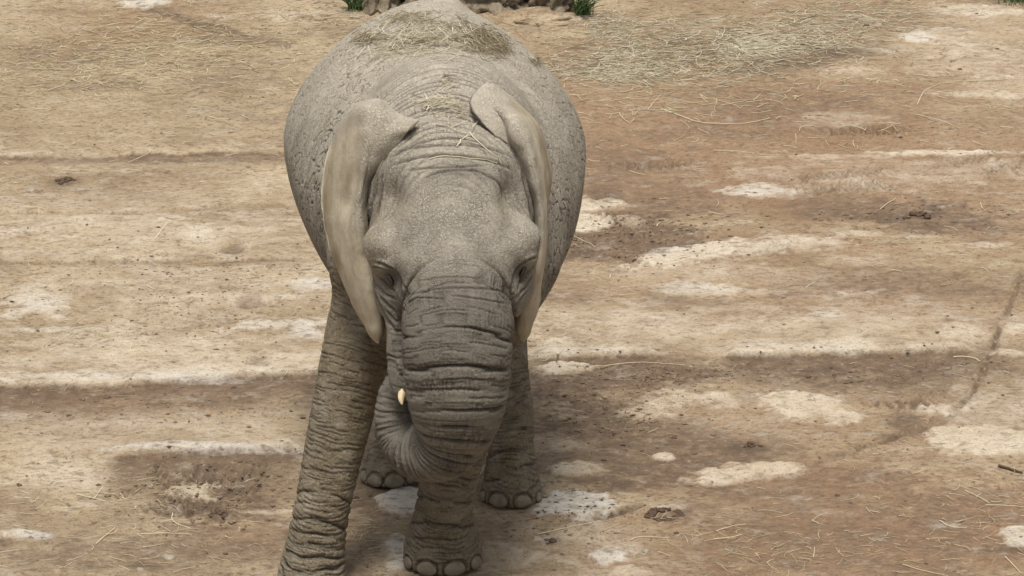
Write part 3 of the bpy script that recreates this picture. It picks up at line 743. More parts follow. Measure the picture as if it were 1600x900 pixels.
# flanks and shoulders: cracked folds that run down the side; neck: rings round it
wb = W['barrel']
side = sstep(0.15, 0.75, np.abs(Nn[:, 0]))
pb = V + 0.05 * np.stack([wn1, fbm(V * 7 + 31, 3, 61), 0.4 * wn2], 1)
big = voro_m(pb * 24.0, wb > 0.01, 33)
tall = voro_m(pb * np.array([28, 36, 11]), wb > 0.01, 37)
cb1 = sstep(0.09, 0.0, big); cb2 = sstep(0.10, 0.0, tall)
cbr = (1 - side) * cb1 * 0.55 + side * cb2
cbr *= 0.35 + 0.65 * sstep(-0.5, 0.2, fbm(V * 4, 2, 66))
neckw = np.clip(sstep(0.55, 0.1, Y_) * np.clip(W['neck'] * 1.2 + W['barrel'] * sstep(0.4, 0.1, Y_), 0, 1) * sstep(1.55, 1.75, Z_), 0, 1)
lowside = 1 + 0.8 * sstep(1.7, 1.2, Z_) * side
disp -= wb * cbr * 0.0085 * lowside * (1 - 0.6 * neckw)
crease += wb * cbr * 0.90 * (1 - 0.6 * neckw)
yr = Y_ + 0.35 * (X_ + .27) ** 2 * 2.0 + 0.012 * wn1 + 0.006 * wn2
ph = (yr * 30 + 0.6 * fbm(V * 3, 2, 81))
idr = np.round(ph); ar = np.exp(-((ph - idr) / 0.17) ** 2)
ar *= sstep(-0.6, 0.1, vnoise(np.stack([X_ * 6, idr * 3.3, X_ * 0], 1), 83))
disp -= neckw * ar * 0.009
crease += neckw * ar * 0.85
radial = sstep(0.10, 0.0, voro_m(np.stack([X_ * 42, yr * 16, Z_ * 10], 1), neckw > 0.01, 87))
disp -= neckw * radial * 0.003; crease += neckw * radial * 0.2

# head: small pebbled cells, brow wrinkles, folds round the eyes
wh = np.clip(W['head'] * (1 - wt), 0, 1)
front = sstep(-0.1, 0.4, -(Nn[:, 1] * cP - Nn[:, 2] * sP))
peb = sstep(0.13, 0.0, voro_m(pb * 62, wh > 0.01, 91))
disp -= wh * peb * 0.0018; crease += wh * peb * 0.22
def gauss(u, v, su, sv):
    return np.exp(-(((U_ - u) / su) ** 2 + ((V_ - v) / sv) ** 2)) * (front > 0.05) * sstep(0.5, 0.0, Y_)
for (u, v, su, sv, amt) in [(602, 312, 26, 38, -.048), (804, 306, 24, 36, -.048), (712, 290, 46, 34, .026), (640, 345, 30, 30, .010), (772, 340, 26, 30, .010), (712, 255, 60, 16, -.006), (594, 378, 24, 22, .030), (820, 374, 22, 22, .026), (640, 400, 30, 30, .008), (708, 395, 80, 30, .008), (612, 436, 16, 16, -.016), (815, 427, 13, 16, -.016), (604, 414, 16, 9, .010), (826, 404, 12, 9, .008)]:
    disp += amt * gauss(u, v, su, sv)
def stroke(pts, width, depth, amt=0.8, yl=0.6):        # one skin fold along a line
    g = np.array(pts, float)
    if len(g) > 2: g = catmull(g, 4 * len(g))
    m = np.where((front > 0.02) & (Y_ < yl) & (U_ > g[:, 0].min() - 12) & (U_ < g[:, 0].max() + 12) & (V_ > g[:, 1].min() - 12) & (V_ < g[:, 1].max() + 12))[0]
    if not len(m): return
    px, py = U_[m] + 1.6 * wn2[m] + 2 * wn1[m], V_[m] + 1.6 * wn1[m] + 1.5 * wn2[m]
    d = np.full(len(m), 99.0); tt = np.zeros(len(m))
    for j, (a, b) in enumerate(zip(g[:-1], g[1:])):
        ab = b - a; L = max(ab @ ab, 1e-6)
        t = np.clip(((px - a[0]) * ab[0] + (py - a[1]) * ab[1]) / L, 0, 1)
        e = np.hypot(px - a[0] - t * ab[0], py - a[1] - t * ab[1])
        k = e < d; d[k] = e[k]; tt[k] = (j + t[k]) / (len(g) - 1)
    taper = np.clip(np.minimum(tt, 1 - tt) * 6, 0.15, 1)
    w = np.exp(-(d / width) ** 2) * taper
    lip = np.exp(-((d - 2.2 * width) / (1.5 * width)) ** 2) * taper
    disp[m] += -depth * w + 0.35 * depth * lip
    crease[m] = np.maximum(crease[m], amt * w)
for pts, w_, d_ in [
    ([(595, 250), (640, 232), (700, 226), (760, 230), (815, 250)], 2.0, .006), ([(600, 262), (650, 246), (705, 243), (770, 252), (812, 268)], 2.2, .008), ([(632, 268), (670, 262), (715, 262), (760, 258)], 1.8, .006),
    ([(618, 240), (690, 214), (770, 226)], 1.6, .005), ([(650, 285), (690, 270), (740, 268), (790, 290), (800, 315)], 2.0, .006),
    ([(565, 290), (558, 330), (560, 380), (568, 420), (585, 455)], 2.6, .010), ([(573, 290), (566, 335), (568, 385), (578, 425), (592, 460)], 2.2, .007), ([(584, 270), (575, 320), (574, 370)], 1.8, .006), ([(596, 262), (584, 300), (582, 340)], 1.6, .005),
    ([(838, 280), (846, 330), (847, 370), (838, 420)], 2.4, .009), ([(828, 270), (838, 320), (841, 365), (836, 400)], 2.0, .007), ([(818, 262), (829, 300), (833, 345)], 1.7, .006),
    ([(584, 408), (600, 410), (616, 422), (627, 442)], 1.7, .008), ([(580, 418), (594, 416), (606, 422)], 1.5, .006), ([(590, 432), (602, 446), (618, 456)], 1.6, .008), ([(584, 440), (602, 460), (622, 468)], 1.8, .007), ([(592, 460), (608, 478), (626, 490)], 1.8, .007), ([(602, 482), (614, 496), (626, 505)], 1.6, .006), ([(628, 440), (634, 452), (632, 466)], 1.5, .006),
    ([(838, 400), (826, 404), (814, 416), (803, 438)], 1.6, .008), ([(834, 412), (830, 422), (818, 438), (806, 450)], 1.5, .008), ([(834, 428), (822, 448), (804, 464)], 1.6, .007), ([(828, 450), (814, 466), (802, 480)], 1.6, .006),
    ([(623, 436), (628, 470), (625, 525)], 2.6, .012), ([(803, 432), (800, 470), (807, 525)], 2.6, .012),
    ([(634, 462), (700, 452), (770, 453), (796, 462)], 1.6, .004), ([(650, 440), (700, 434), (760, 436)], 1.3, .002), ([(634, 476), (660, 466), (700, 470)], 1.4, .005), ([(700, 462), (750, 468), (794, 476)], 1.4, .005),
    ([(575, 440), (590, 470), (606, 500), (622, 520)], 2.4, .009)]:
    stroke(pts, w_, d_)
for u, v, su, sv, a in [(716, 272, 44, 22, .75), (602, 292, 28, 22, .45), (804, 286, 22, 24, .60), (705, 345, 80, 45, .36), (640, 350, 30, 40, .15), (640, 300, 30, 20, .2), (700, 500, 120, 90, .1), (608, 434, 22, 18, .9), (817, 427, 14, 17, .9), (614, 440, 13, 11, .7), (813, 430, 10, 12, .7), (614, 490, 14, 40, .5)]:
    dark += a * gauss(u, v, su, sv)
for u, v, su, sv, a in [(616, 318, 22, 24, .75), (798, 316, 16, 24, .7), (586, 385, 14, 60, .5), (582, 330, 12, 40, .3)]:
    tan += a * gauss(u, v, su, sv)
dust_toplight = (0.70 * wb + 0.5 * W['neck'] + 0.22 * wh) * sstep(0.35, 0.9, Nn[:, 2])  # dust on upward-facing skin, with top light painted into its pale colour
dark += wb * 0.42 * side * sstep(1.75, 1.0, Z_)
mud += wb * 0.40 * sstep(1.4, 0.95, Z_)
for k in LEGS: dark += W[k] * (0.25 if k != 'fr' else 0.65 + 0.35 * sstep(0.25, 0.45, Z_))  # 'fr' darker, most above the ankle: shade of trunk and body painted in
smooth += 0.35 * W['trunk']
V2 = V + Nn * disp[:, None]
V2[:, 2] = np.maximum(V2[:, 2], 0.0)

BVH = BVHTree.FromPolygons([tuple(v) for v in V2.tolist()], Q.tolist())
def skin_hit(u, v):
    d = Vector(ray(u, v)).normalized()
    return BVH.ray_cast(Vector(CAM), d)
def EP(u, v, y, onskin=False):         # a point of the ear: at depth y, or raised y above the skin
    if not onskin: return P(u, v, y)
    h, n, _, _ = skin_hit(u, v)
    return np.array(h) + np.array(n) * y
# ears: thin curved flaps grown from the side of the head, joined into the same mesh
def ear(rows, tan_from, th=0.0085, n=72, m=44):
    g = np.array([[EP(*c) for c in r] for r in rows])         # (rows, cols, 3)
    a = np.array([catmull(g[:, j], n) for j in range(g.shape[1])]).transpose(1, 0, 2)
    a = np.array([catmull(r, m) for r in a])
    du = np.gradient(a, axis=0); dv = np.gradient(a, axis=1)
    nn = np.cross(du, dv); nn /= np.linalg.norm(nn, axis=2, keepdims=True) + 1e-9
    if (nn @ (CAM - a.mean((0, 1)))).mean() < 0: nn = -nn
    vv = np.linspace(0, 1, m)[None, :]; uu = np.linspace(0, 1, n)[:, None]
    rim = np.minimum(np.minimum((1 - vv) * 9, 1), np.minimum(uu * 12, (1 - uu) * 12))
    t = th * np.sqrt(np.clip(rim, 0.0, 1))
    fl = a.reshape(-1, 3)
    b = fbm(fl * 8, 3, 101).reshape(n, m) * 0.010 + fbm(fl * np.array([40, 40, 16]), 3, 103).reshape(n, m) * 0.0026
    wob_ = fbm(fl * 14 + 7, 3, 105).reshape(n, m) * 0.016 * np.clip(vv * 3 - 2, 0, 1)
    a = a + dv / (np.linalg.norm(dv, axis=2, keepdims=True) + 1e-9) * wob_[..., None]
    top = a + nn * (t + b)[..., None]; bot = a - nn * t[..., None] + nn * b[..., None]
    i = np.arange(n * m).reshape(n, m)
    q = np.stack([i[:-1, :-1].ravel(), i[:-1, 1:].ravel(), i[1:, 1:].ravel(), i[1:, :-1].ravel()], 1)
    q2 = q[:, ::-1] + n * m
    bd = np.r_[i[0, :], i[1:, -1], i[-1, -2::-1], i[-2:0:-1, 0]]
    e = np.stack([bd, np.roll(bd, -1), np.roll(bd, -1) + n * m, bd + n * m], 1)
    tn = np.clip(sstep(tan_from - 0.12, tan_from + 0.08, vv + 0 * uu) * sstep(0.10, 0.25, uu) + sstep(0.5, 0.66, uu), 0, 1)
    dk = 0.0 * tn
    return np.concatenate([top.reshape(-1, 3), bot.reshape(-1, 3)]), np.concatenate([q, q2, e[:, ::-1]]), np.r_[tn.ravel(), tn.ravel()], np.r_[dk.ravel(), dk.ravel()]
T = True
EL = ear([[(659, 197, .035, T), (624, 178, -.19), (592, 152, -.12), (550, 162, .02)],
          [(650, 207, .040, T), (612, 196, -.25), (571, 168, -.20), (526, 198, .01)],
          [(632, 217, .010, T), (596, 214, -.27), (564, 200, -.22), (510, 236, .02)],
          [(602, 242, -.02, T), (580, 246, -.27), (561, 246, -.25), (503, 290, .00)],
          [(578, 282, -.22), (567, 292, -.27), (557, 300, -.26), (505, 340, -.02)],
          [(570, 335, -.25), (561, 342, -.30), (548, 350, -.26), (514, 385, -.07)],
          [(580, 395, -.26), (566, 400, -.31), (552, 405, -.28), (530, 430, -.13)],
          [(596, 452, -.28), (582, 460, -.33), (568, 465, -.30), (549, 470, -.19)],
          [(601, 494, -.30), (593, 500, -.34), (580, 503, -.32), (567, 503, -.24)],
          [(597, 525, -.31), (594, 532, -.33), (590, 537, -.32), (583, 530, -.28)]], 0.62)
ER = ear([[(772, 213, .01, T), (738, 192, .045, T), (735, 152, -.10), (755, 132, .00)],
          [(786, 221, .00, T), (764, 192, .05, T), (764, 156, -.12), (776, 134, .02)],
          [(806, 234, -.005, T), (800, 206, -.26), (808, 182, -.20), (818, 168, .02)],
          [(820, 262, -.01, T), (822, 235, -.29), (829, 216, -.23), (850, 214, .01)],
          [(830, 296, -.01, T), (835, 282, -.30), (841, 270, -.25), (860, 265, .00)],
          [(838, 345, -.26), (844, 342, -.30), (849, 338, -.27), (856, 330, -.03)],
          [(828, 420, -.26), (838, 415, -.31), (845, 414, -.28), (848, 403, -.12)],
          [(810, 465, -.28), (820, 470, -.33), (834, 472, -.30), (845, 465, -.18)],
          [(808, 505, -.30), (813, 510, -.33), (824, 512, -.31), (836, 502, -.24)],
          [(812, 526, -.31), (814, 531, -.32), (818, 534, -.31), (824, 527, -.27)]], 0.66)
NAILS = []
for key, spec in (('fl', [(-52, .032, .055), (-16, .040, .062), (22, .040, .062), (56, .032, .055)]), ('fr', [(-58, .032, .052), (-22, .044, .062), (18, .046, .064), (56, .036, .055)]),
                  ('hr', [(-66, .026, .045), (-25, .042, .060), (21, .040, .058), (62, .026, .045)]), ('hl', [(-62, .028, .050), (-28, .036, .054), (14, .044, .060), (54, .032, .050)])):
    C = LEGS[key][-1]
    for ang, w, hgt in spec:
        d = Vector((math.sin(R(ang)), -math.cos(R(ang)), 0))
        h, n, _, _ = BVH.ray_cast(Vector((C[0], C[1], hgt * 0.58)) + d * 0.28, -d)
        if h is None: continue
        y_ = (-Vector((n.x, n.y, 0.0))).normalized()
        rot = Matrix((Vector((-y_.y, y_.x, 0)), y_, Vector((0, 0, 1)))).transposed() @ Matrix.Rotation(R(-14), 3, 'X')
        NAILS.append((h, y_, rot, w, hgt))
        m_ = np.where(((V - np.array(h)) ** 2).sum(1) < 0.012)[0]
        o_ = V2[m_] - np.array(h)
        q_ = np.sqrt((o_ @ np.array((-y_.y, y_.x, 0)) / w) ** 2 + (o_[:, 2] / (hgt * .60)) ** 2) + 0.10 * wn2[m_]
        lip_ = np.exp(-((q_ - 1.30) / 0.16) ** 2) * (o_[:, 2] > -0.02); gr_ = np.exp(-((q_ - 1.03) / 0.10) ** 2)
        V2[m_] += Nn[m_] * (0.007 * lip_ - 0.006 * gr_)[:, None]
        crease[m_] = np.maximum(crease[m_], 0.55 * gr_)
VA, QA = [V2], [Q]
atts = {'crease': [np.clip(crease, 0, 1)], 'tan': [np.clip(tan, 0, 1)], 'mud': [np.clip(mud, 0, 1)], 'smooth': [np.clip(smooth, 0, 1)], 'dark': [np.clip(dark, 0, 1)], 'dust_toplight': [np.clip(dust_toplight, 0, 1)]}
off = nv
for ev_, eq, et, ed in (EL, ER):
    VA.append(ev_); QA.append(eq + off); off += len(ev_); z = np.zeros(len(ev_))
    for k_, val in (('crease', z), ('tan', et), ('mud', ed), ('smooth', 0.15 + 0.75 * et), ('dark', z), ('dust_toplight', z + 0.5 * (1 - et))):
        atts[k_].append(val)
bm_ = mesh_np('elephant_body', np.concatenate(VA), np.concatenate(QA))
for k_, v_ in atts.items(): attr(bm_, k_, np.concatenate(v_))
eleph = empty('elephant', (-.28, .5, 0))
tag(eleph, 'grey wrinkled elephant walking toward the viewer with its trunk curled up to its mouth', 'elephant')
def child(name, me, mat, par=eleph):
    o = link(name, me, mat, par)
    o.matrix_parent_inverse = Matrix.Translation(-Vector(par.location))
    return o
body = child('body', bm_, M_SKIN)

# eyes, tusks, nails
def uv_ellipsoid(name, c, r, rot=None, nu=20, nv_=12, f=None):
    vs, fs = [], []
    for j in range(nv_ + 1):
        ph_ = math.pi * j / nv_
        for i in range(nu):
            t = 2 * math.pi * i / nu
            p = Vector((math.sin(ph_) * math.cos(t), math.sin(ph_) * math.sin(t), math.cos(ph_)))
            if f: p = f(p)
            p = Vector((p.x * r[0], p.y * r[1], p.z * r[2]))
            if rot: p = rot @ p
            vs.append(p + Vector(c))
    for j in range(nv_):
        for i in range(nu):
            fs.append((j * nu + i, j * nu + (i + 1) % nu, (j + 1) * nu + (i + 1) % nu, (j + 1) * nu + i))
    me = mesh_np(name, np.array([tuple(v) for v in vs]), np.array(fs)[:, ::-1])
    return me
for u, v, dx_, dz_ in ((611, 436, .64, -.77), (815, 427, -.60, -.80)):
    h, n, _, _ = skin_hit(u, v)
    ax_ = Vector((dx_, 0, dz_)); ax_ = (ax_ - n * ax_.dot(n)).normalized(); ay_ = n.cross(ax_)
    rot = Matrix((ax_, ay_, n)).transposed()
    child('eye', uv_ellipsoid('eye', h + n * 0.004, (.032, .0135, .012), rot), M_EYE)
def tube_mesh(name, C, nu=14):
    C = np.asarray(C, float); vs = []; fs = []
    for i, c in enumerate(C):
        t = C[min(i + 1, len(C) - 1), :3] - C[max(i - 1, 0), :3]; t /= np.linalg.norm(t) + 1e-9
        a = np.cross(t, (0.3, 0.1, 0.95)); a /= np.linalg.norm(a); b = np.cross(t, a)
        for k in range(nu):
            an = 2 * math.pi * k / nu
            vs.append(c[:3] + c[3] * (math.cos(an) * a + math.sin(an) * b))
    for i in range(len(C) - 1):
        for k in range(nu):
            fs.append((i * nu + k, i * nu + (k + 1) % nu, (i + 1) * nu + (k + 1) % nu, (i + 1) * nu + k))
    return mesh_np(name, np.array(vs), np.array(fs))
child('tusk', tube_mesh('tusk', PC([(634, 588, -.55, .020), (630, 608, -.59, .018), (627, 622, -.62, .013), (628, 630, -.635, .006), (629, 632, -.64, .001)], 14)), M_IVORY)
for h, y_, rot, w, hgt in NAILS:
    child('toenail', uv_ellipsoid('toenail', h - y_ * 0.002, (w, .0120, hgt * 0.52), rot, 18, 12, lambda p: Vector((p.x * (1 - 0.12 * p.z), p.y, p.z if p.z > 0 else p.z * 0.9))), M_NAIL)

# ------------------------------------------------------------------ hay and straw
GZ = gz.reshape(ny, nx)
def gz_at(x, y):
    i = np.clip(np.searchsorted(GX, x), 1, nx - 1); j = np.clip(np.searchsorted(GY, y), 1, ny - 1)
    return np.maximum(GZ[j, i], GZ[j - 1, i - 1])
def strands_mesh(name, pts, wid, tone):                # pts (n,k,3): each strand a thin three-sided stalk
    n, k, _ = pts.shape
    t = np.gradient(pts, axis=1); t /= np.linalg.norm(t, axis=2, keepdims=True) + 1e-9
    a = np.cross(t, np.array([0.05, 0.07, 1.0])); a /= np.linalg.norm(a, axis=2, keepdims=True) + 1e-9
    b = np.cross(a, t)
    tp = np.linspace(1.0, 0.55, k)[None, :, None] * wid[:, None, None] * 0.5
    ring = np.stack([pts + tp * (math.cos(q) * a + math.sin(q) * b) for q in (0.5, 2.6, 4.7)], 2)    # n,k,3,3
    i = np.arange(n * k * 3).reshape(n, k, 3)
    q = np.stack([i[:, :-1, :], np.roll(i, -1, 2)[:, :-1, :], np.roll(i, -1, 2)[:, 1:, :], i[:, 1:, :]], -1).reshape(-1, 4)
    me = mesh_np(name, ring.reshape(-1, 3), q)
    attr(me, 'tone', np.repeat(tone, k * 3))
    return me
def ground_strands(zones, seed, k=4):
    g = np.random.default_rng(seed); P_, W_, T_ = [], [], []
    for u, v, su, sv, n, l0, l1, t0, t1 in zones:
        uu = u + su * g.normal(0, 0.6, n) if su < 700 else g.uniform(u - su, u + su, n)
        vv = np.maximum(v + sv * g.normal(0, 0.6, n), -12) if su < 700 else g.uniform(v - sv, v + sv, n)
        L = g.uniform(l0, l1, n) * g.uniform(0.5, 1.0, n); an = g.normal(0.0, 0.75, n); cv = g.normal(0, 0.5, n)
        tt = np.linspace(-0.5, 0.5, k)
        c = np.array([G(a, b) for a, b in zip(uu, vv)])
        ang = an[:, None] + cv[:, None] * tt[None, :] * 1.6
        x = c[:, 0, None] + np.cumsum(np.cos(ang), 1) * L[:, None] / k; y = c[:, 1, None] + np.cumsum(np.sin(ang), 1) * L[:, None] / k
        z = gz_at(x, y) + 0.003 + np.abs(g.normal(0, 0.004, (n, 1))) + g.uniform(-0.02, 0.05, (n, 1)) * np.maximum(0, tt)[None, :] * L[:, None]
        P_.append(np.stack([x, y, z], 2)); W_.append(g.uniform(0.0015, 0.0027, n) * (1 + 0.8 * (c[:, 1] > 3))); T_.append(g.uniform(t0, t1, n))
    return np.concatenate(P_), np.concatenate(W_), np.concatenate(T_)
p_, w_, t_ = ground_strands([(1080, 75, 190, 45, 1500, .06, .28, 0, 1), (960, 100, 110, 22, 700, .06, .25, 0, 1), (1170, 75, 60, 14, 420, .06, .22, .4, 1), (950, 118, 90, 10, 260, .06, .22, .2, 1),
                             (1310, 30, 110, 30, 420, .06, .25, .1, 1), (940, 40, 45, 22, 320, .06, .2, .1, 1), (1250, 62, 90, 22, 300, .06, .25, .3, 1), (520, 25, 60, 22, 160, .06, .2, 0, .8)], 21)
tag(link('hay', strands_mesh('hay', p_, w_, t_), M_HAY), 'thin layer of greenish hay strewn over the ground beyond the elephant', 'hay', kind='stuff')
p_, w_, t_ = ground_strands([(220, 80, 260, 70, 900, .05, .22, 0, 1), (330, 60, 150, 50, 300, .05, .22, 0, 1), (130, 110, 120, 40, 200, .05, .25, .3, 1), (800, 450, 860, 460, 900, .03, .16, 0, .9), (800, 110, 860, 130, 500, .04, .2, 0, 1),
                             (230, 850, 230, 55, 80, .05, .2, .2, 1), (130, 775, 120, 30, 50, .05, .18, .3, 1), (1330, 870, 170, 35, 80, .04, .16, .2, 1), (1540, 820, 80, 45, 50, .04, .16, .2, 1), (1130, 850, 130, 35, 70, .05, .18, .2, 1),
                             (1450, 780, 160, 60, 60, .05, .16, .2, 1), (1000, 165, 150, 35, 90, .06, .28, .4, 1), (1350, 150, 250, 60, 110, .06, .25, .4, 1), (560, 820, 30, 30, 20, .05, .14, .3, 1), (120, 530, 120, 40, 40, .05, .2, .4, 1)], 22)
tag(link('straw', strands_mesh('straw', p_, w_, t_), M_STRAW), 'loose bits of pale straw littered all over the bare ground', 'straw', kind='stuff')

STALKS = [
    ([(1115, 157), (1145, 166), (1157, 172)], 'straw stalk lying just above the longest bowed stalk at upper right'), ([(1012, 175), (1022, 163), (1032, 152)], 'short straw stalk slanting on tan ground near the left end of the longest bowed stalk'),
    ([(985, 72), (1015, 68), (1040, 62)], 'thick pale stalk on the hay just right of the boulders'), ([(1375, 330), (1388, 319), (1400, 312)], 'slanting straw stalk just left of the scattered dung lumps at right'),
    ([(930, 578), (985, 571), (1070, 575)], 'long straw stalk lying under the pale clay edge right of the elephant'), ([(840, 840), (885, 829), (930, 820)], 'straw stalk in the shallow groove leading to the mud ring'),
    ([(985, 846), (1000, 842), (1045, 843)], 'straw stalk beside the small angular grey stone'), ([(1115, 845), (1138, 842), (1160, 838)], 'lower of two straw stalks right of the dark clod by the mud ring'),
    ([(1120, 833), (1143, 826), (1165, 822)], 'upper of two straw stalks right of the dark clod by the mud ring'), ([(1570, 872), (1583, 885), (1595, 898)], 'straw stalk slanting down into the bottom right corner'),
    ([(1508, 768), (1535, 780), (1546, 787)], 'slanting straw stalk below the dark twig at right'), ([(1540, 789), (1570, 789), (1600, 791)], 'level straw stalk running to the right edge below the dark twig'),
    ([(1468, 813), (1485, 822), (1510, 825)], 'bent straw stalk left of the bleached patch at the lower right edge'), ([(1410, 883), (1440, 892), (1475, 900)], 'long straw stalk cut by the bottom edge at right'),
    ([(120, 775), (140, 780), (165, 787)], 'lower straw stalk of the crossed pair at lower left'), ([(147, 783), (153, 773), (160, 763)], 'upper straw stalk of the crossed pair at lower left'),
    ([(220, 838), (260, 837), (300, 839)], 'level straw stalk just below the trodden mud lumps at lower left'), ([(270, 803), (271, 818), (300, 830)], 'kinked straw stalk in the tread marks left of the front foot'),
    ([(150, 855), (165, 843), (180, 830)], 'straw stalk slanting up between the bottom left edge and the kinked stalk'), ([(242, 378), (252, 364), (262, 350)], 'lone straw stalk slanting on the pale tan ground at left middle'),
    ([(200, 254), (220, 245), (240, 236)], 'straw stalk crossing the thin dark ledge at upper left'), ([(20, 175), (48, 174), (75, 173)], 'level straw stalk at the far left edge'),
    ([(1430, 182), (1465, 190), (1500, 204)], 'long straw stalk slanting down to the right at upper right'), ([(1510, 130), (1545, 129), (1575, 128)], 'level straw stalk on pale clay near the right edge'),
    ([(1433, 167), (1445, 145), (1470, 133)], 'branching hooked straw stalk above the long slanting one at upper right'), ([(890, 365), (912, 374), (930, 383)], 'straw stalk on dark mud against the right flank of the elephant'),
    ([(80, 520), (120, 512), (160, 508)], 'long straw stalk on the bleached clay at left'), ([(1115, 235), (1145, 236), (1178, 240)], 'straw stalk lying alone on reddish ground right of the elephant'), ([(460, 822), (500, 815), (545, 805)], 'straw stalk partly behind the front left leg')]
def stalk(name, px, wid, tone, label, group=None):
    w = np.array([G(u, v) for u, v in px]); w[:, 2] = 0
    c = catmull(w, 9); c[:, 2] = gz_at(c[:, 0], c[:, 1]).max() * 0.4 + gz_at(c[:, 0], c[:, 1]) * 0.6 + 0.006
    o0 = c.mean(0); me = strands_mesh(name, (c - o0)[None], np.array([wid]), np.array([tone]))
    o = link(name, me, M_STRAW); o.location = o0
    return tag(o, label, 'straw', group)
for i, (px, lab) in enumerate(STALKS):
    stalk('straw_stalk', px, 0.0038, 0.75 + 0.25 * ((i * 7) % 5) / 4, lab, 'single straw stalks lying on the ground')
stalk('straw_stalk', [(1033, 173), (1070, 186), (1100, 194), (1165, 195), (1203, 187)], 0.006, 1.0, 'longest straw stalk, bowed like a shallow bowl, on brown ground right of the elephant')
stalk('straw_stalk', [(1490, 557), (1505, 557), (1524, 560), (1531, 566)], 0.006, 0.95, 'bent straw stalk lying across the dark wheel groove at the right')

def skin_strands(zones, seed, k=4):
    g = np.random.default_rng(seed); P_, W_, T_ = [], [], []
    for u, v, su, sv, n, l0, l1, t0, t1, lift in zones:
        for _ in range(n):
            h, nr, _, _ = skin_hit(u + su * g.normal(0, 0.6), v + sv * g.normal(0, 0.6))
            if h is None or nr.z < 0.1: continue
            an = g.normal(0, 0.8); t = Vector((math.cos(an), math.sin(an), 0)); t = (t - nr * t.dot(nr)).normalized(); s2 = nr.cross(t)
            L = g.uniform(l0, l1); cv = g.normal(0, 0.3); lf = abs(g.normal(0, lift)) + 0.003; tilt = g.normal(0, 0.12)
            P_.append([h + t * (L * q) + s2 * (cv * L * q * q * 2) + nr * (lf + max(0, tilt * L * q) - 0.25 * 0) for q in np.linspace(-0.5, 0.5, k)])
            W_.append(g.uniform(0.0018, 0.0042)); T_.append(g.uniform(t0, t1))
    P_ = np.array([[tuple(x) for x in r] for r in P_])
    for r in P_:                       # keep the ends on or above the skin
        for x in r:
            h, nr, _, _ = BVH.find_nearest(Vector(x))
            d = (Vector(x) - h).dot(nr)
            if d < 0.002: x += np.array(nr) * (0.003 - d)
    return P_, np.array(W_), np.array(T_)
p_, w_, t_ = skin_strands([(640, 62, 55, 14, 130, .04, .16, .4, 1, .010), (695, 62, 60, 14, 120, .04, .16, .35, 1, .012), (750, 62, 32, 16, 210, .02, .09, 0, .4, .016), (575, 62, 20, 8, 110, .02, .08, 0, .4, .012), (655, 70, 40, 8, 90, .02, .07, 0, .4, .012), (640, 30, 34, 9, 120, .03, .11, .1, .7, .006),
                           (770, 76, 26, 14, 150, .03, .10, 0, .5, .010), (836, 99, 9, 4, 25, .03, .07, 0, .3, .006), (600, 88, 30, 10, 22, .06, .18, .5, 1, .004), (690, 82, 90, 10, 60, .04, .14, .3, 1, .004), (700, 45, 50, 10, 80, .03, .10, 0, .6, .006)], 31)
tag(link('hay', strands_mesh('hay', p_, w_, t_), M_HAY), 'matted hay and chaff heaped across the top of the elephant\'s back', 'hay', kind='stuff')
p_, w_, t_ = skin_strands([(690, 163, 20, 7, 90, .03, .10, .5, 1, .008), (690, 170, 30, 12, 30, .03, .08, 0, .6, .004), (702, 140, 14, 16, 14, .05, .12, .5, 1, .008), (715, 188, 30, 12, 14, .05, .12, .5, 1, .004), (700, 128, 6, 6, 8, .03, .06, 0, .3, .005)], 32)
tag(link('hay', strands_mesh('hay', p_, w_, t_), M_HAY), 'small tuft of pale hay stuck on the elephant\'s neck between its ears', 'hay', kind='stuff')
for px, lab in [([(714, 230), (722, 218), (740, 210)], 'short kinked straw stalk at the crown of the elephant\'s head'), ([(733, 208), (756, 232), (782, 256)], 'straight straw stalk slanting down the right side of the elephant\'s forehead'), ([(672, 249), (720, 244), (776, 257)], 'bowed straw stalk lying crosswise on the wrinkled forehead')]:
    c = catmull(np.array([np.array(skin_hit(u, v)[0]) for u, v in px]), 9)
    for x in c:
        h, nr, _, _ = BVH.find_nearest(Vector(x)); x[:] = np.array(h) + np.array(nr) * 0.006
    o0 = c.mean(0); o = link('straw_stalk', strands_mesh('straw_stalk', (c - o0)[None], np.array([.0048]), np.array([0.9])), M_STRAW); o.location = o0
    tag(o, lab, 'straw')

# ------------------------------------------------------------------ clods, stones, dung, rocks, grass
def lump_mesh(name, r, seed, sub_=2, amp=0.35, freq=1.6, flat=0.7):
    import bmesh
    b = bmesh.new(); bmesh.ops.create_icosphere(b, subdivisions=sub_, radius=1.0)
    co = np.array([v.co for v in b.verts])
    f_ = 1 + amp * fbm(co * freq + seed * 3.7, 4, seed, 0.6) + 0.12 * amp * fbm(co * 6 + seed, 3, seed + 5)
    co = co * f_[:, None] * np.array(r); co[:, 2] = np.where(co[:, 2] < 0, co[:, 2] * flat, co[:, 2])
    for v, c in zip(b.verts, co): v.co = c
    me = bpy.data.meshes.new(name); b.to_mesh(me); b.free()
    me.polygons.foreach_set('use_smooth', np.ones(len(me.polygons), bool))
    return me
def put(o, u, v, sink=0.0):
    p = G(u, v); o.location = (p[0], p[1], float(gz_at(np.array([p[0]]), np.array([p[1]]))[0]) - sink)
    return o
def pxm(u, v, n): return abs(G(u + n, v)[0] - G(u, v)[0])
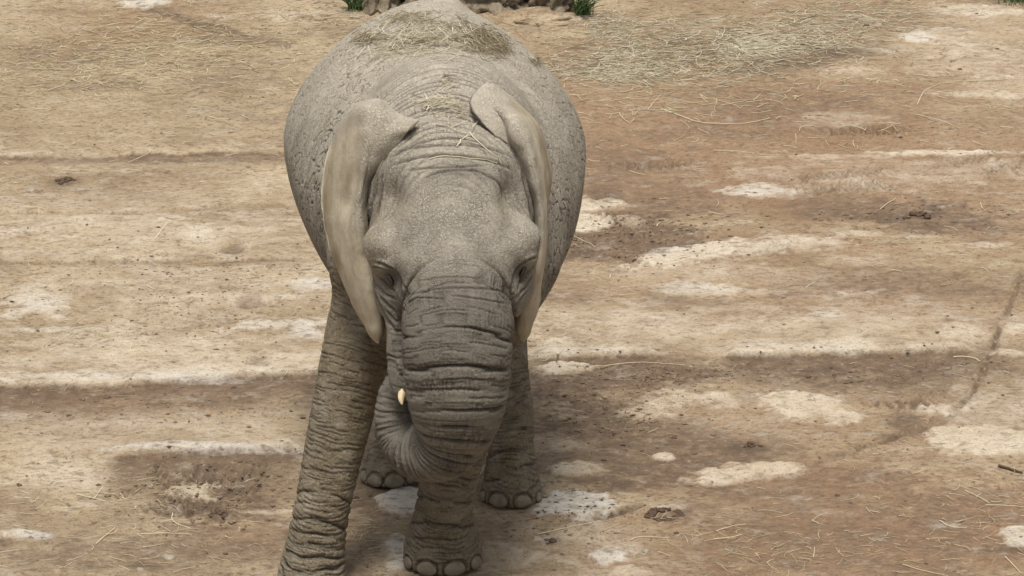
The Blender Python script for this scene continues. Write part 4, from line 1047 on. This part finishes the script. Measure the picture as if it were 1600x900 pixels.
for u, v, r, lab in [(1008, 861, 8.5, 'small angular grey stone lying on the ground below the mud ring'), (219, 892, 7, 'pale rounded stone in a dark muddy patch near the bottom left'), (264, 872, 10, 'flat pale stone sunk in mud near the bottom left'), (48, 294, 9, 'pale grey stone beside the dark dung at the far left'), (56, 282, 4, 'tiny pale pebble just behind the grey stone at the far left')]:
    k_ = pxm(u, v, r)
    tag(put(link('stone', lump_mesh('stone', (k_, k_ * .8, k_ * .55), int(u), 3, .55, 1.3), M_STONE), u, v, 0.2 * k_), lab, 'stone')
for u, v, r, lab in [(1057, 835, 6, 'dark clod of soil just below the mud ring'), (30, 761, 5, 'dark clod of soil on pale ground at the lower left edge'), (365, 605, 5, 'dark clod under the pale clay edge left of the elephant'), (557, 778, 7, 'dark clod between the two front legs'),
                     (1352, 43, 6, 'dark clod right of the strewn hay near the top'), (1500, 110, 4, 'small dark clod on pale clay at upper right'), (1558, 78, 4, 'small dark clod near the upper right edge'), (864, 850, 6, 'dark clod beside the pale patch right of the front foot'),
                     (1053, 683, 5, 'dark clod on dark mud right of the hind leg'), (1308, 774, 4, 'lone dark clod in the bare brown ground at lower right'), (1303, 583, 5, 'dark clod in the mud under the long pale clay edge at right'), (1448, 880, 4, 'dark clod near the bottom edge at right')]:
    k_ = pxm(u, v, r)
    tag(put(link('clod', lump_mesh('clod', (k_, k_ * .9, k_ * .7), int(u * 3), 2, .7, 1.8), M_CLOD), u, v, 0.25 * k_), lab, 'clod', 'loose dark soil clods on the ground')
def dung(u, v, ru, n, lab, seed):      # a pile of dark lumps, each a part
    p = G(u, v); root = empty('dung_pile', (p[0], p[1], float(gz_at(np.array([p[0]]), np.array([p[1]]))[0])))
    tag(root, lab, 'dung')
    g = np.random.default_rng(seed); w = pxm(u, v, ru)
    for i in range(n):
        k_ = g.uniform(.12, .26) * w
        x, y = g.normal(0, .45) * w, g.normal(0, .3) * w
        o = link('lump', lump_mesh('lump', (k_, k_ * .85, k_ * .6), seed + i, 2, .6, 1.7), M_CLOD, root)
        o.location = (x, y, float(gz_at(np.array([p[0] + x]), np.array([p[1] + y]))[0]) - root.location.z + .2 * k_)
dung(105, 280, 20, 12, 'crumbled dark dung pile on the tan ground at the far left', 300)
dung(1438, 343, 26, 12, 'scattered dark dung lumps on a grey damp patch at the right', 330)
dung(345, 806, 18, 9, 'dark lumps of trodden mud beside the front foot at the left', 360)
dung(1168, 697, 16, 8, 'dark crumbled dung just above the pale patch right of the hind foot', 390)
g = np.random.default_rng(77)          # broken ring of mud
rootp = G(1038, 806); mr = empty('mud_ring', (rootp[0], rootp[1], float(gz_at(np.array([rootp[0]]), np.array([rootp[1]]))[0])))
tag(mr, 'ragged ring of dark dried mud around a pale centre, right of the front foot', 'mud')
for i in range(44):
    an = i / 44 * 2 * math.pi + g.normal(0, .1); rx_ = pxm(1038, 806, 25); k_ = g.uniform(.004, .015)
    if g.uniform() < 0.30: continue
    o = link('clod', lump_mesh('clod', (k_ * 1.5, k_ * 1.2, k_ * .6), 500 + i, 2, .6, 1.9), M_CLOD, mr)
    o.location = (rx_ * math.cos(an) * g.uniform(.7, 1.2), rx_ * 0.8 * math.sin(an) * g.uniform(.7, 1.2), 0.001); o.rotation_euler[2] = an + 1.57
# crumbs of soil: nobody could count them
def crumbs(zones, seed):
    g = np.random.default_rng(seed); vs, fs = [], []; base = 0
    oc = np.array([(1, 0, 0), (-1, 0, 0), (0, 1, 0), (0, -1, 0), (0, 0, 1), (0, 0, -.4)], float)
    of = np.array([(0, 2, 4), (2, 1, 4), (1, 3, 4), (3, 0, 4), (2, 0, 5), (1, 2, 5), (3, 1, 5), (0, 3, 5)])
    for u, v, su, sv, n, s0, s1 in zones:
        uu = g.uniform(u - su, u + su, n) if su > 700 else u + su * g.normal(0, .6, n); vv = g.uniform(v - sv, v + sv, n) if su > 700 else v + sv * g.normal(0, .6, n)
        vv = np.maximum(vv, -10)
        c = np.array([G(a, b) for a, b in zip(uu, vv)]); c[:, 2] = gz_at(c[:, 0], c[:, 1]) + 0.001
        sz = s0 + (s1 - s0) * g.uniform(0, 1, n) ** 5
        q = c[:, None, :] + oc[None] * (sz[:, None] * g.uniform(.5, 1.3, (n, 3)))[:, None, :] * g.uniform(.7, 1.3, (n, 6, 1)) * np.array([1.25, 1, .6])
        vs.append(q.reshape(-1, 3)); fs.append((of[None] + (base + np.arange(n) * 6)[:, None, None]).reshape(-1, 3)); base += 6 * n
    return mesh_np('soil_crumbs', np.concatenate(vs), np.concatenate(fs))
tag(link('soil_crumbs', crumbs([(800, 450, 850, 460, 2400, .002, .010), (980, 365, 130, 40, 900, .002, .012), (940, 650, 140, 50, 800, .002, .011), (1350, 580, 200, 25, 500, .002, .011), (330, 765, 130, 45, 500, .002, .013), (290, 630, 220, 25, 350, .002, .011), (1400, 340, 160, 25, 450, .002, .012), (1000, 590, 150, 25, 500, .002, .011), (900, 810, 100, 40, 300, .002, .012), (280, 490, 250, 50, 500, .002, .009), (350, 430, 200, 40, 400, .002, .009)], 55), M_CRUMB), 'fine dark crumbs of soil sprinkled over the whole enclosure floor', 'soil', kind='stuff')
tw = np.array([G(1560, 732), G(1578, 737), G(1597, 742)]); tw[:, 2] = gz_at(tw[:, 0], tw[:, 1]) + .008
o0 = tw.mean(0); o = link('twig', tube_mesh('twig', np.c_[catmull(tw - o0, 7), np.linspace(.007, .004, 7)], 8), M_CLOD); o.location = o0
tag(o, 'short dark twig lying on brown ground at the right edge', 'twig')
# rocks along the far edge of the enclosure
for i, (u, v, ru, h, dep_, lab) in enumerate([(590, 8, 40, .26, .30, 'low grey-brown boulder at the top edge left of the elephant\'s back'), (655, 4, 50, .34, .3, 'broad brown boulder directly behind the peak of the elephant\'s back'), (768, 12, 56, .42, .34, 'large dark brown boulder with deep clefts at the top edge right of the elephant\'s back'), (858, 13, 44, .40, .30, 'rightmost angular boulder at the top edge beside the green grass tuft')]):
    k_ = pxm(u, max(v, 8), ru)
    me = lump_mesh('boulder', (k_, dep_, h), 700 + i * 3, 5, .38, 1.2, .5)
    co = np.array([v_.co for v_ in me.vertices]); cr = voro(co * np.array([4.2, 4.2, 2.2]) + i + 0.25 * np.stack([fbm(co * 4, 3, 5), fbm(co * 4 + 9, 3, 6), fbm(co * 4 + 3, 3, 7)], 1), 7 + i); nn_ = co / (np.linalg.norm(co, axis=1, keepdims=True) + 1e-9)
    co = co - nn_ * (0.07 * sstep(0.16, 0.0, cr))[:, None] + nn_ * (0.045 * fbm(co * 7 + i, 5, 66, 0.6))[:, None]
    me.vertices.foreach_set('co', co.astype(np.float32).ravel()); me.update()
    o = put(link('boulder', me, M_ROCK), u, v, 0.04); o.location.y += dep_ * 0.4
    tag(o, lab, 'boulder')
tag(put(link('earth_bank', lump_mesh('earth_bank', (.34, .16, .07), 911, 4, .5, 2.0, .3), M_GROUND), 830, 28, .02), 'low bank of bare earth at the foot of the boulders', 'earth')
def grass(u, v, wpx, n, h0, h1, seed):
    g = np.random.default_rng(seed); c = G(u, v); w = pxm(u, max(v, 5), wpx)
    b = np.stack([c[0] + g.normal(0, .45, n) * w, c[1] + g.normal(0, .3, n) * w], 1); L = g.uniform(h0, h1, n); a = g.uniform(0, 6.28, n); ln = g.uniform(.2, .9, n)
    t = np.linspace(0, 1, 5)
    x = b[:, 0, None] + np.cos(a)[:, None] * L[:, None] * ln[:, None] * t ** 2; y = b[:, 1, None] + np.sin(a)[:, None] * L[:, None] * ln[:, None] * t ** 2
    z = gz_at(b[:, 0], b[:, 1])[:, None] + L[:, None] * (t - 0.35 * ln[:, None] * t ** 2)
    return np.stack([x, y, z], 2), g.uniform(.006, .012, n), g.uniform(0, 1, n)
for u, v, wpx, n, lab, sd_ in [(556, 14, 14, 70, 'green grass tuft growing left of the boulders behind the elephant', 41), (911, 24, 16, 110, 'leafy green grass tuft growing at the right end of the boulders', 42), (632, 22, 9, 30, 'tiny green grass tuft at the foot of the left boulder', 43)]:
    p_, w_, t_ = grass(u, v, wpx, n, .05, .22 if n > 50 else .1, sd_)
    o0 = p_.mean((0, 1)); o0[2] = 0; o = link('grass_tuft', strands_mesh('grass_tuft', p_ - o0, w_, t_), M_GRASS); o.location = o0
    tag(o, lab, 'grass')
p_, w_, t_ = grass(1620, -4, 60, 1500, .03, .10, 44)
tag(link('grass', strands_mesh('grass', p_, w_ * .6, t_), M_GRASS), 'strip of short green grass beyond the dirt at the top right corner', 'grass', kind='stuff')
